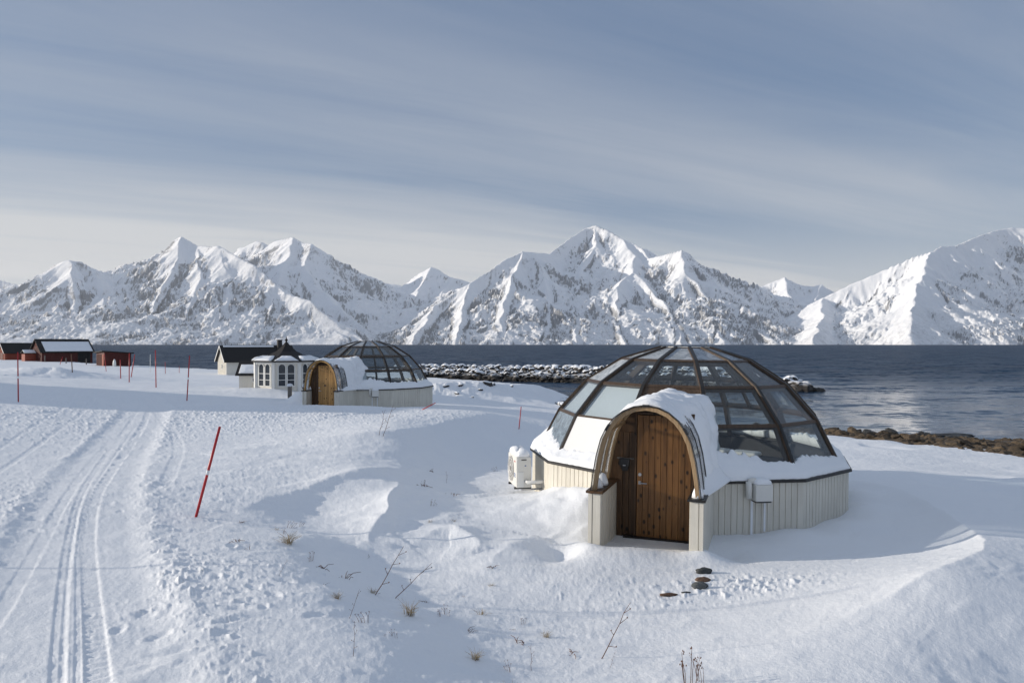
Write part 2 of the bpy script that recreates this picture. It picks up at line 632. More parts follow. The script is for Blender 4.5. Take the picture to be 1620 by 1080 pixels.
def _tps_fit():
    u, v = _uv(_P[:, 0], _P[:, 1])
    n = len(u)
    d2 = (u[:, None] - u[None]) ** 2 + (v[:, None] - v[None]) ** 2
    K = np.where(d2 > 0, 0.5 * d2 * np.log(d2 + 1e-12), 0) + np.eye(n) * 2e-3
    Q = np.stack([np.ones(n), u, v], 1)
    A = np.zeros((n + 3, n + 3))
    A[:n, :n] = K
    A[:n, n:] = Q
    A[n:, :n] = Q.T
    b = np.zeros(n + 3)
    b[:n] = _P[:, 2]
    return u, v, np.linalg.solve(A, b)


_tu, _tv, _tw = _tps_fit()


def base_h(X, Y):
    u, v = _uv(X, Y)
    s = _tw[-3] + _tw[-2] * u + _tw[-1] * v
    for i in range(len(_tu)):
        d2 = (u - _tu[i]) ** 2 + (v - _tv[i]) ** 2
        s = s + _tw[i] * 0.5 * d2 * np.log(d2 + 1e-12)
    return s


def seg_dist(X, Y, poly):
    """distance, side (+ left of travel) and parameter (in vertices) to a polyline"""
    best = np.full(np.shape(X), 1e9)
    perp = np.zeros(np.shape(X))
    side = np.zeros(np.shape(X))
    par = np.zeros(np.shape(X))
    for i in range(len(poly) - 1):
        ax, ay = poly[i][:2]
        bx, by = poly[i + 1][:2]
        dx, dy = bx - ax, by - ay
        L2 = dx * dx + dy * dy
        t = np.clip(((X - ax) * dx + (Y - ay) * dy) / L2, 0, 1)
        ex, ey = X - (ax + t * dx), Y - (ay + t * dy)
        d = np.sqrt(ex * ex + ey * ey)
        q = (dx * ey - dy * ex) / math.sqrt(L2)
        m = (d < best - 1e-9) | ((d < best + 1e-9) & (np.abs(q) > np.abs(perp)))
        best = np.where(m, d, best)
        perp = np.where(m, q, perp)
        side = np.where(m, np.sign(q), side)
        par = np.where(m, i + t, par)
    return best, side, par


COAST = [(-260, 150), (-110, 134), (-75, 130), (-62, 118), (-52, 112), (-40, 106), (-30, 99), (-22, 97), (-14, 104), (-10, 100), (-7, 82), (0, 70), (6.5, 64),
         (8, 54), (5.5, 47.5), (9, 44), (19, 42.5), (26.8, 37.5), (45, 30), (80, 24), (260, 10)]


def smooth_poly(p, it=2):
    for _ in range(it):
        q = [p[0]]
        for a, b in zip(p[:-1], p[1:]):
            q.append(tuple(.75 * i + .25 * j for i, j in zip(a, b)))
            q.append(tuple(.25 * i + .75 * j for i, j in zip(a, b)))
        q.append(p[-1])
        p = q
    return p


def ridge(X, Y, Z, pts, Lleft, Lright, wob=0.0, power=1.0):
    """add an asymmetric drift: pts = (px, py, z, amplitude)"""
    w = [W(a, b, c)[:2] + (h,) for a, b, c, h in pts]
    w = smooth_poly(w, 2)
    xs = [p[0] for p in w]
    ys = [p[1] for p in w]
    mg = 6 * max(Lleft, Lright)
    m = (X > min(xs) - mg) & (X < max(xs) + mg) & (Y > min(ys) - mg) & (Y < max(ys) + mg)
    x, y = X[m], Y[m]
    if wob:
        x = x + wob * fbm(x * 0.9, y * 0.9, 3, seed=31)
        y = y + wob * fbm(x * 0.9, y * 0.9, 3, seed=37)
    d, s, p = seg_dist(x, y, w)
    amp = np.interp(p, np.arange(len(w)), [q[2] for q in w])
    amp = amp * sstep(0, .6, p) * sstep(0, .6, len(w) - 1 - p)
    L = np.where(s > 0, Lleft, Lright)
    Z[m] += amp * np.exp(-(d / L) ** power)


def bump_at(X, Y, Z, px, py, z, amp, rx, ry, rot=0.0, xy=None, p=2.0):
    cx, cy = xy if xy else W(px, py, z)[:2]
    dx, dy = X - cx, Y - cy
    c, s = math.cos(rot), math.sin(rot)
    a = (dx * c + dy * s) / rx
    b = (-dx * s + dy * c) / ry
    Z += amp * np.exp(-(a * a + b * b) ** (p / 2))


def groove(X, Y, Z, pts, width, depth, berm=0.3, tread=0.0, tl=0.09):
    depth *= .15
    berm *= .55
    tread *= .5
    w = smooth_poly([W(*p)[:2] for p in pts], 3)
    xs = [p[0] for p in w]
    ys = [p[1] for p in w]
    m = (X > min(xs) - 1) & (X < max(xs) + 1) & (Y > min(ys) - 1) & (Y < max(ys) + 1)
    x, y = X[m], Y[m]
    d, s, p = seg_dist(x, y, w)
    cum = np.concatenate([[0], np.cumsum([math.dist(a, b) for a, b in zip(w[:-1], w[1:])])])
    along = np.interp(p, np.arange(len(w)), cum)
    core = 1 - sstep(width * 0.42, width * 0.58, d)
    lip = np.exp(-((d - width * 0.68) / (width * 0.18)) ** 2)
    fade = 0.55 + 0.9 * (0.5 + fbm(along * 0.4, along * 0 + 3.3, 3, seed=12))
    dz = -depth * core * fade + depth * berm * lip * fade
    if tread:
        dz += core * tread * np.sin(along * 2 * np.pi / tl + s * d * 6)
    Z[m] += dz


def terrain_h(X, Y, detail=True):
    X = np.asarray(X, float)
    Y = np.asarray(Y, float)
    Z = base_h(X, Y)
    rr = np.sqrt(X * X + Y * Y)
    # ---- big soft undulation
    Z += 0.10 * fbm(X * 0.13, Y * 0.13, 3, seed=50) * sstep(6, 20, rr)
    # ---- wind scoop rim round the near igloo
    ridge(X, Y, Z, [(1345,760,.15,.10),(1420,775,.2,.20),(1480,800,.3,.28),(1535,835,.42,.31),(1558,858,.47,.32),(1562,880,.48,.32),(1540,906,.48,.30),(1450,945,.45,.22),(1350,985,.4,.15),(1250,1010,.36,.09),(1100,1035,.34,0)], 3.0, 0.60, 0.05)
    # ---- drifts left of the near igloo
    ridge(X, Y, Z, [(330,724,.5,.02),(440,706,.56,.07),(540,698,.66,.12),(640,688,.74,.14),(710,664,.72,.13),(780,650,.5,.04)], 1.6, 0.45, 0.10)
    ridge(X, Y, Z, [(370,806,.42,.02),(460,785,.36,.12),(545,767,.36,.19),(625,748,.4,.13),(680,738,.3,.0)], 0.8, 0.40, 0.14)
    ridge(X, Y, Z, [(585,852,.25,.04),(597,825,.26,.17),(618,795,.33,.20),(632,768,.36,.10)], 0.42, 0.32, 0.16)
    ridge(X, Y, Z, [(340,832,.45,.02),(450,845,.35,.06),(590,856,.22,.06),(640,850,.2,.02)], 0.3, 0.5, 0.05)
    ridge(X, Y, Z, [(640,862,.15,.02),(700,842,.1,.13),(735,848,.1,.15),(770,872,.1,.04)], 0.35, 0.30, 0.16)
    ridge(X, Y, Z, [(760,905,.1,.02),(800,870,.08,.07),(850,855,.05,.05)], 0.3, 0.4, 0.05)
    # ---- snow banked against the sunny wall, mound before the porch, scoops beside the porch
    c1 = IG1
    arc = [(c1[0] + 3.12 * math.sin(R(q)), c1[1] - 3.12 * math.cos(R(q))) for q in (-30, -36, -42, -50, -58, -66, -74, -82, -90)]
    m = (np.abs(X - c1[0]) < 8) & (np.abs(Y - c1[1]) < 8)
    d, sd_, pp = seg_dist(X[m], Y[m], arc)
    am = np.interp(pp, range(9), [.05, .36, .52, .50, .44, .34, .22, .08, 0])
    lump = 1 + .35 * fbm(X[m] * 1.1, Y[m] * 1.1, 3, seed=58)
    Z[m] += am * lump * np.exp(-(d / .95) ** 1.25)
    bump_at(X, Y, Z, 990, 880, .1, .14, .9, .40)
    bump_at(X, Y, Z, 925, 866, .1, .10, .22, .35)
    bump_at(X, Y, Z, 885, 878, .05, -.16, .32, .45)
    bump_at(X, Y, Z, 1112, 880, .1, .10, .3, .35)
    bump_at(X, Y, Z, 1155, 872, .05, -.12, .30, .45)
    for a in (20, 40, 60, 78):
        q = R(a)
        bump_at(X, Y, Z, 0, 0, 0, .10 + (.04 if a > 50 else 0), .5, .45, 0, (c1[0] + 3.3 * math.sin(q), c1[1] - 3.3 * math.cos(q)))
    # ---- far left bank, second igloo surroundings, berm of the inlet
    ridge(X, Y, Z, [(-260,575,1.3,.5),(-60,588,1.1,.45),(50,594,1.0,.5),(96,594,.95,.75),(108,598,.9,.0)], 4.0, 1.8, 0.5)
    ridge(X, Y, Z, [(300,645,.5,.0),(400,648,.45,.12),(520,652,.4,.20),(620,652,.35,.12),(700,664,.2,.0)], 1.6, 2.4, 0.3)
    bump_at(X, Y, Z, 420, 618, .5, .30, 2.6, 1.0)
    bump_at(X, Y, Z, 0, 0, 0, .55, .55, .9, 0, (IG2[0] - 2.75, IG2[1] - 1.7))
    ridge(X, Y, Z, [(640,622,.2,.2),(684,622,.0,.85),(729,622,.0,.95),(809,622,-.1,1.0),(862,616,-.1,1.25),(912,616,-.2,1.1),(960,618,-.2,.3)], 3.2, 1.3, 0.7)
    # ---- the packed road and its tracks
    band = smooth_poly([W(*q)[:2] for q in [(118,1120,.66),(118,1010,.63),(114,930,.58),(118,850,.52),(132,785,.5),(172,720,.57),(216,672,.62),(236,640,.74),(215,620,.78)]], 3)
    bd, bs, bp = seg_dist(X, Y, band)
    road = 1 - sstep(.55, .95, bd)
    Z -= .03 * road
    Z += .024 * np.exp(-((bd - .95) / .16) ** 2) * np.clip(.5 + 1.2 * fbm(X * 3, Y * 2, 3, seed=15), 0, 1.5) * (bs < 0)
    Z += .02 * np.exp(-((bd - .9) / .12) ** 2) * np.clip(.5 + 1.2 * fbm(X * 3, Y * 2, 3, seed=16), 0, 1.5) * (bs > 0)
    T = groove
    T(X, Y, Z, [(88,1110,.66),(92,1010,.63),(98,930,.58),(108,850,.52),(125,780,.5),(165,715,.57),(205,670,.62),(225,640,.72),(215,622,.75)], .10, .035, .5)
    T(X, Y, Z, [(98,1110,.66),(101,1010,.63),(106,930,.58),(114,850,.52),(130,780,.5),(170,715,.57),(209,670,.62)], .05, .025, .5)
    T(X, Y, Z, [(122,1110,.66),(124,1010,.63),(122,930,.58),(124,850,.52),(135,790,.5),(172,725,.57),(212,676,.62)], .05, .03, .6)
    T(X, Y, Z, [(158,1110,.66),(151,1010,.63),(143,930,.58),(138,850,.52),(148,785,.5),(186,725,.57),(228,672,.62),(236,645,.7)], .17, .05, .5, .018, .13)
    T(X, Y, Z, [(-40,1020,.62),(0,965,.6),(45,890,.55),(85,815,.52),(130,745,.5),(180,690,.58)], .16, .03, .4)
    T(X, Y, Z, [(-60,735,.6),(0,708,.6),(60,672,.68),(105,645,.8),(120,622,.9)], .14, .05, .5)
    T(X, Y, Z, [(-60,775,.55),(0,742,.55),(70,695,.6),(125,660,.72),(150,630,.82)], .14, .05, .5)
    T(X, Y, Z, [(260,770,.48),(290,700,.57),(250,655,.68),(230,625,.75)], .25, .035, .4)
    # ---- detail
    if detail:
        near = 1 - sstep(30, 70, rr)
        road_m = road
        st = fbm((X * .98 + Y * .2) * .7, (Y * .98 - X * .2) * 1.6, 4, 0.55, seed=60)

        def blob(px, py, z, rx, ry):
            x0, y0, _ = W(px, py, z)
            return np.exp(-(((X - x0) / rx) ** 2 + ((Y - y0) / ry) ** 2))
        smooth = np.clip(blob(1450, 980, .4, 3.2, 3.5) + blob(1420, 840, .05, 3, 2.0) + blob(1620, 800, .1, 6, 6) + blob(880, 820, .1, 1.5, 2.5) + blob(700, 760, .1, 2.2, 3.0) * .9
                         + .9 * blob(1150, 1040, .4, 1.5, 1.2) + .6 * blob(600, 800, .2, 1.5, 1.6), 0, 1)
        Z += near * .020 * st * (1 - .7 * smooth)
        # wind-carved ribs across the hollow and its drifts
        hol = np.clip(blob(640, 790, .2, 2.6, 3.2) + .8 * blob(520, 740, .5, 3.5, 3.0) + .5 * blob(800, 880, .1, 1.2, 1.2), 0, 1)
        wx_ = X * .95 + Y * .3 + .5 * fbm(X * .6, Y * .6, 3, seed=64)
        wy_ = Y * .95 - X * .3 + .35 * fbm(X * .8, Y * .8, 3, seed=65)
        Z += hol * .038 * np.clip(ridged(wx_ * .42, wy_ * 1.5, 3, .55, seed=66) - .55, -.6, 1.2)
        Z += .012 * near * np.clip(ridged(wx_ * .8, wy_ * 2.6, 3, .5, seed=67) - .6, -.5, 1.0) * (1 - road_m)
        # crumbled, trodden snow in patches
        rough = .10 + .55 * np.clip(fbm(X * .35, Y * .35, 3, seed=81) + .02, 0, 1)
        rough += .9 * blob(150, 668, .62, 5, 4) + 1.0 * blob(480, 662, .5, 8, 3.5) + .8 * blob(40, 800, .52, 2.2, 2.4)
        rough += 1.5 * blob(1180, 930, .12, .9, .45) + 1.3 * blob(1065, 950, .12, .5, .3) + .5 * blob(270, 960, .6, .7, 1.4) + .9 * blob(182, 980, .6, .22, 1.8) + .7 * blob(215, 700, .58, .9, 2.5)
        rough = rough * (1 - .75 * road)
        rough += .45 * np.exp(-((bd - 1.05) / .22) ** 2) * (bs < 0) * (1 - sstep(10, 16, rr))
        rough = rough * (1 - .95 * smooth) + 1.5 * blob(1180, 930, .12, .9, .45) * smooth
        crumb = np.clip(fbm(X * 9.5, Y * 7.5, 3, 0.62, seed=90) - .24, 0, 1)
        Z += near * rough * .070 * crumb
        Z += near * (.30 + rough) * .009 * fbm(X * 13, Y * 11, 3, 0.6, seed=95)
        Z += near * .006 * fbm(X * 5, Y * 4, 3, 0.55, seed=98) * (1 - .6 * smooth)
        Z += .035 * fbm(X * .5, Y * .5, 3, seed=97) * sstep(18, 40, rr)
        # footprints
        fr = np.random.RandomState(5)
        for (px, py, z, n, sx, sy) in ((45, 800, .52, 46, 1.3, 2.2), (235, 930, .58, 16, .6, 1.6), (425, 960, .56, 14, .6, .9), (90, 700, .6, 24, 2.0, 2.2)):
            x0, y0, _ = W(px, py, z)
            for k in range(n):
                cx, cy = x0 + fr.randn() * sx, y0 + fr.randn() * sy
                if math.hypot(cx, cy) > 40:
                    continue
                m = (np.abs(X - cx) < .6) & (np.abs(Y - cy) < .6)
                if not m.any():
                    continue
                rot = fr.rand() * 3.14
                s = .6 + .7 * fr.rand()
                dx, dy = X[m] - cx, Y[m] - cy
                a = (dx * math.cos(rot) + dy * math.sin(rot)) / (.09 * s)
                b = (-dx * math.sin(rot) + dy * math.cos(rot)) / (.05 * s)
                q = np.sqrt(a * a + b * b)
                Z[m] += -.013 * s * np.exp(-q ** 4) + .006 * s * np.exp(-((q - 1.35) / .3) ** 2)
        # combed drift marks right of the track
        m = (X > -5) & (X < 0) & (Y > 3) & (Y < 9)
        x0, y0, _ = W(265, 1045, .64)
        Z[m] += .03 * np.exp(-(((X[m] - x0) / .30) ** 2 + ((Y[m] - y0) / .6) ** 2)) * (.5 - np.abs(pn(X[m] * 2.2 + Y[m] * 1.5, Y[m] * 4.5 - X[m] * 2, 8))) * 2
    # ---- sink below the igloo floors
    for c in (IG1, IG2):
        d = np.sqrt((X - c[0]) ** 2 + (Y - c[1]) ** 2)
        Z = np.where(d < 2.8, np.minimum(Z, c[2] - .12), Z)
    # the sheltered floor of each porch
    for c, rot in ((IG1, IG1_ROT), (IG2, IG2_ROT)):
        lx = (X - c[0]) * math.cos(rot) + (Y - c[1]) * math.sin(rot)
        ly = -(X - c[0]) * math.sin(rot) + (Y - c[1]) * math.cos(rot)
        inside = (np.abs(lx) < .80) & (ly < -2.7) & (ly > -4.75)
        Z = np.where(inside, np.minimum(Z, c[2] + .02 + .10 * sstep(-4.0, -4.75, ly)), Z)
    # ---- coast
    d, s, p = seg_dist(X, Y, smooth_poly(COAST, 2))
    sd = np.where(s < 0, d, -d)
    az = np.arctan2(X, Y)
    k = np.interp(az, [-.6, -.02, .12, .3, .45, .6], [.35, .35, .30, .12, .085, .075])
    Z = np.minimum(Z, SEA + sd * k + .25 * fbm(X * .3, Y * .3, 3, seed=44))
    Z = np.maximum(Z, -6)
    return Z


GRID = {}


def hgt(x, y):
    """ground height, read back from the finished terrain grid"""
    az, r, Z = GRID['az'], GRID['r'], GRID['Z']
    a = min(max(math.atan2(x, y), az[0]), az[-1] - 1e-6)
    q = min(max(math.hypot(x, y), r[0]), r[-1] - 1e-6)
    j = int(np.searchsorted(az, a, side='right')) - 1
    i = int(np.searchsorted(r, q, side='right')) - 1
    j = min(max(j, 0), len(az) - 2)
    i = min(max(i, 0), len(r) - 2)
    u = (a - az[j]) / (az[j + 1] - az[j])
    v = (q - r[i]) / (r[i + 1] - r[i])
    return float((Z[i, j] * (1 - u) + Z[i, j + 1] * u) * (1 - v) + (Z[i + 1, j] * (1 - u) + Z[i + 1, j + 1] * u) * v)


def build_terrain():
    az = np.concatenate([np.arange(-180, -75, 6.0), np.arange(-75, -37, .5), np.arange(-37, 37.01, .07), np.arange(37.5, 75, .5), np.arange(75, 180, 6.0)])
    az = R(1) * az
    r = [0.35]
    while r[-1] < 175:
        q = r[-1]
        r.append(q * (1.03 if q < 4.2 else (1.0062 if q < 60 else 1.012)))
    r = np.array(r)
    A, RR = np.meshgrid(az, r)
    X, Y = RR * np.sin(A), RR * np.cos(A)
    Z = terrain_h(X, Y)
    GRID.update(az=az, r=r, Z=Z)
    V = np.stack([X, Y, Z], -1).reshape(-1, 3)
    F = grid_faces(len(r), len(az), True)[:, ::-1]
    keep = V[F, 2].max(1) > SEA - 1.2
    me = grid_mesh("ground", V, F[keep], M['snow'])
    o = link_mesh("ground", me)
    tag(o, kind='structure')
    return o


build_terrain()


# ------------------------------------------------------------------ sea
def build_sea():
    m, t, b = principled('fjord water', 0.06, 0.30)
    b.inputs['Base Color'].default_value = (0.009, 0.034, 0.075, 1)
    b.inputs['IOR'].default_value = 1.33
    c = t.coord()

    def wave(rot, sc, scale, detail):
        n = t.new('ShaderNodeTexNoise')
        t.link(t.mapping(c, rot=(0, 0, rot), scale=sc), n.inputs['Vector'])
        n.inputs['Scale'].default_value = scale
        n.inputs['Detail'].default_value = detail
        n.inputs['Roughness'].default_value = .6
        v = t.new('ShaderNodeVectorMath', operation='SUBTRACT')
        t.link(n.outputs['Color'], v.inputs[0])
        v.inputs[1].default_value = (.5, .5, .5)
        return v.outputs[0]
    w1 = wave(.2, (.6, 1, 1), 1.3, 4.0)
    w2 = wave(-.3, (.45, 1, 1), .25, 3.0)
    calm = t.noise(t.mapping(c, rot=(0, 0, .12), scale=(.25, 1, 1)), .055, 4.0, .6, .6)
    gust = t.noise(t.mapping(c, rot=(0, 0, .05), scale=(.3, 1, 1)), .012, 5.0, .65, .3)
    sep = t.new('ShaderNodeSeparateXYZ')
    t.link(c, sep.inputs[0])
    off = t.ramp(t.math('DIVIDE', sep.outputs[1], 200.0), [(.21, 0.0), (.36, .22), (.55, .85), (.75, 1.0)])
    t.link(t.math('MULTIPLY_ADD', off, .34, .10), b.inputs['Roughness'])
    amp = t.math('ADD', t.math('MULTIPLY', t.ramp(calm, [(.40, .16), (.60, .60)]), 1.0), t.math('MULTIPLY', off, t.math('MULTIPLY_ADD', gust, .9, .55)))
    amp = t.math('MULTIPLY', amp, t.math('MULTIPLY_ADD', off, 3.0, .95))
    ad = t.new('ShaderNodeVectorMath', operation='ADD')
    t.link(w1, ad.inputs[0])
    t.link(w2, ad.inputs[1])
    sc = t.new('ShaderNodeVectorMath', operation='SCALE')
    t.link(ad.outputs[0], sc.inputs[0])
    t.link(amp, sc.inputs[3])
    fl = t.new('ShaderNodeVectorMath', operation='MULTIPLY')
    t.link(sc.outputs[0], fl.inputs[0])
    fl.inputs[1].default_value = (1.0, 1.0, 0)
    up = t.new('ShaderNodeVectorMath', operation='ADD')
    t.link(fl.outputs[0], up.inputs[0])
    up.inputs[1].default_value = (0, 0, 1)
    nn = t.new('ShaderNodeVectorMath', operation='NORMALIZE')
    t.link(up.outputs[0], nn.inputs[0])
    t.link(nn.outputs[0], b.inputs['Normal'])
    az = R(1) * np.arange(-180, 180, 2.0)
    r = np.array([22, 40, 80, 200, 500, 1200, 2500, 5000, 9000, 15500.0])
    A, RR = np.meshgrid(az, r)
    V = np.stack([RR * np.sin(A), RR * np.cos(A), np.full(A.shape, SEA)], -1).reshape(-1, 3)
    o = link_mesh("water", grid_mesh("water", V, grid_faces(len(r), len(az), True)[:, ::-1], m))
    tag(o, kind='structure')


build_sea()


# ------------------------------------------------------------------ mountains
def mountain_mat():
    m, t, b = principled('snowy mountain', 0.7, 0.15)
    pos = t.coord()
    ps = t.new('ShaderNodeSeparateXYZ')
    t.link(pos, ps.inputs[0])
    at = t.new('ShaderNodeAttribute', attribute_name='rock')
    mid = t.noise(t.mapping(pos, scale=(1.0, 1.0, .45)), 0.016, 4.0, 0.65)
    fine = t.noise(t.mapping(pos, scale=(1.0, 1.0, .6)), 0.07, 4.0, 0.72)
    f = t.math('ADD', at.outputs['Fac'], t.math('MULTIPLY', t.math('SUBTRACT', fine, .5), .7))
    rock = t.ramp(f, [(.22, 0.0), (.75, 1.0)])
    # birch scrub dusting the lower slopes
    low = t.ramp(t.math('DIVIDE', ps.outputs[2], 380.0), [(0.0, 1.0), (.5, .5), (1.0, 0.0)])
    scrub = t.math('MULTIPLY', low, t.ramp(t.math('ADD', t.math('MULTIPLY', fine, .65), t.math('MULTIPLY', mid, .55)), [(.55, 0.0), (.84, .6)]))
    f2 = t.math('MAXIMUM', t.math('MULTIPLY', rock, .70), scrub)
    col = t.mix(f2, (0.86, 0.87, 0.89), (0.062, 0.070, 0.084))
    t.link(col, b.inputs['Base Color'])
    t.link(t.bump(t.math('ADD', mid, t.math('MULTIPLY', fine, .4)), 0.5, 12.0), b.inputs['Normal'])
    return m


M['mountain'] = mountain_mat()


def hash2(i, j, seed):
    h = _prm[(_prm[(i + seed * 131) & 4095] + j) & 4095]
    return h / 4096.0, _prm[(h + 77) & 4095] / 4096.0


def gullies(X, Y, gx, gy, L, seed):
    """ribs and gullies of wavelength L that run straight down the local slope"""
    x, y = X / L + seed * 3.7, Y / L
    xi, yi = np.floor(x).astype(np.int64), np.floor(y).astype(np.int64)
    g = np.sqrt(gx * gx + gy * gy) + 1e-6
    sx, sy = -gy / g, gx / g
    c = np.zeros(X.shape)
    s = np.zeros(X.shape)
    w_ = np.zeros(X.shape)
    for i in range(-1, 2):
        for j in range(-1, 2):
            a, b = hash2(xi + i, yi + j, seed)
            vx, vy = x - (xi + i + a), y - (yi + j + b)
            w = np.exp(-(vx * vx + vy * vy) * 2.2)
            ph = (vx * sx + vy * sy) * 2 * np.pi
            c += np.cos(ph) * w
            s += np.sin(ph) * w
            w_ += w
    c /= w_
    s /= w_
    n = np.sqrt(c * c + s * s) + 1e-6
    return c / np.maximum(n, .35)


def build_mountain(ridges, px0, px1, step, y0, y1, nr, seed, shore, slope=0.80, amp=1.0, rocky=0.0, crests=(0,)):
    """one massif. ridges: polylines of (px, py, depth) along crests and spurs"""
    px = np.arange(px0, px1 + .1, step)
    yy = y0 * (y1 / y0) ** np.linspace(0, 1, nr)
    P, Y = np.meshgrid(px, yy)
    X = (P - 810) / FPX * Y
    wx = X + 48 * fbm(X / 420, Y / 420, 4, .5, seed=seed)
    wy = Y + 48 * fbm(X / 420, Y / 420, 4, .5, seed=seed + 5)
    H = np.full(X.shape, -400.0)
    D = np.full(X.shape, 1e9)
    for ri, rd in enumerate(ridges):
        w = [((a - 810) / FPX * d, d, CAM_Z + (HY - b) / FPX * d) for a, b, d in rd]
        for i in range(len(w) - 1):
            ax, ay, az_ = w[i]
            bx, by, bz = w[i + 1]
            dx, dy = bx - ax, by - ay
            L = math.hypot(dx, dy)
            crest = ri in crests
            qx, qy = (X + (wx - X) * .3, Y + (wy - Y) * .3) if crest else (wx, wy)
            t = np.clip(((qx - ax) * dx + (qy - ay) * dy) / (L * L), 0, 1)
            ex, ey = qx - (ax + t * dx), qy - (ay + t * dy)
            d = np.sqrt(ex * ex + ey * ey)
            hz = az_ + (bz - az_) * t
            sl = slope * (1.0 if crest else .68)
            # steep head walls easing into aprons
            c = hz - sl * (d * .62 + 330 * (1 - np.exp(-d / 420)))
            better = c > H
            H = np.where(better, c, H)
            D = np.where(better, d, D)
    k = np.clip(D / 240, 0, 1)
    for _ in range(80):                       # wear the spurs round, keep the sky line
        A = H.copy()
        A[1:-1, 1:-1] = .25 * (H[1:-1, 2:] + H[1:-1, :-2] + H[2:, 1:-1] + H[:-2, 1:-1])
        H = H + (A - H) * k * .9
    sh = shore + 160 * fbm(X / 900, Y * 0 + seed, 3, seed=seed + 40)
    n = fbm(X / 700, Y / 700, 5, 0.5, seed=seed + 20)
    H = H + (0.15 + .85 * k) * 60.0 * n * amp
    crag = np.clip(.5 + 1.3 * fbm(X / 1000, Y / 800, 3, seed=seed + 60), .15, 1)

    def grad(H):
        dp = np.gradient(H, step, axis=1)
        dyy = np.gradient(H, axis=0) / np.gradient(Y, axis=0)
        return dp * FPX / Y, dyy - dp * (P - 810) / Y
    for L, a in ((430, 30.0), (210, 17.0), (105, 9.5), (52, 4.6)):
        gx, gy = grad(H)
        gm = np.clip(np.sqrt(gx * gx + gy * gy) * 1.6, 0, 1.2)
        gl = gullies(X, Y, gx, gy, L, seed % 97 + int(L))
        H = H + a * amp * gm * (gl - .2) * (.12 + .88 * k) * (1.0 if L > 300 else (.25 + .75 * crag))
    H = H + amp * (5.0 * crag + 1.0) * fbm(X / 70, Y / 90, 4, .6, seed=seed + 77)
    H = np.where(H > 0, H, H)
    # gentle apron at the water
    apron = (Y - sh) * .30 + 10 * fbm(X / 120, Y / 120, 4, seed=seed + 50)
    f = sstep(0, 650, Y - sh)
    H = np.where(H > apron, apron + (H - apron) * f, H)
    H = np.maximum(H, -30)
    gx, gy = grad(H)
    st = np.sqrt(gx * gx + gy * gy)
    # bare rock: steep, convex, patchy
    lap = np.zeros_like(H)
    lap[1:-1, 1:-1] = H[1:-1, 2:] + H[1:-1, :-2] - 2 * H[1:-1, 1:-1]
    rk = -.24 + (st - .80) * 1.1 + np.clip(-lap / 14, -.3, .35) + .55 * fbm(X / 480, H / 240, 3, .55, seed=seed + 90) + .32 * fbm(X / 60, H / 38, 4, .65, seed=seed + 95) + rocky
    rk = np.clip(rk, 0, 1)
    V = np.stack([X, Y, H], -1).reshape(-1, 3)
    me = grid_mesh("mountain", V, grid_faces(nr, len(px)), M['mountain'])
    at = me.attributes.new("rock", 'FLOAT', 'POINT')
    at.data.foreach_set('value', rk.astype(np.float32).ravel())
    o = link_mesh("mountain", me)
    tag(o, kind='structure')
    return o


MT = {}
MT['left'] = [
 [(-260,440,7600),(-150,428,7500),(-60,440,7400),(0,442,7300),(30,450,7250),(48,446,7200),(70,431,7050),(86,416,7000),(110,410,6900),(130,413,6900),(150,424,6950),(175,431,7000),(215,428,7150),(235,411,7300),(262,394,7450),(272,380,7500),(288,373,7500),(300,380,7450),(313,389,7350),(345,388,7150),(372,402,6900),(400,418,6700)],
 [(400,404,8300),(425,386,8300),(440,379,8200),(462,373,8100),(480,383,8000),(492,385,7900),(505,398,7900),(530,425,7900),(557,448,7800),(575,460,7700),(600,473,7500),(625,490,7400),(655,520,7000)],
 [(400,418,6700),(425,440,6550),(455,462,6250),(490,476,6000),(530,500,5800),(575,541,5500)],
 [(375,394,9600),(395,385,9600),(405,380,9600),(413,381,9500),(425,386,9500),(440,381,9600)],
 [(110,410,6900),(112,440,6500),(125,490,6050),(135,541,5500)],
 [(48,446,7200),(30,480,6500),(10,541,5500)],[(-60,440,7400),(-70,490,6300),(-90,541,5500)],
 [(150,424,6950),(165,470,6300),(180,541,5500)],
 [(288,373,7500),(275,420,6900),(245,470,6250),(225,541,5500)],
 [(313,389,7350),(318,440,6600),(300,490,6000),(290,541,5500)],
 [(345,388,7150),(365,440,6550),(355,490,6000),(350,541,5500)],
 [(425,440,6550),(430,490,6000),(420,541,5500)],
 [(490,476,6000),(485,510,5750),(480,541,5500)],
 [(462,373,8100),(455,405,7700),(445,425,7300),(440,445,6900)],
 [(492,385,7900),(480,415,7500),(500,450,7000),(540,490,6400),(580,520,6000)],
]
MT['gap'] = [
 [(540,470,12500),(565,453,12500),(590,444,12500),(605,446,12500),(618,440,12500),(640,446,12500),(680,462,12500)],
 [(570,492,9800),(600,474,9800),(622,460,9800),(642,447,9800),(662,431,9700),(685,420,9700),(699,424,9700),(714,437,9700),(740,441,9700),(790,460,9700)],
 [(685,420,9700),(668,452,9200),(650,485,8300),(640,515,7300)],
 [(714,437,9700),(700,465,9000),(690,500,8000)],
]
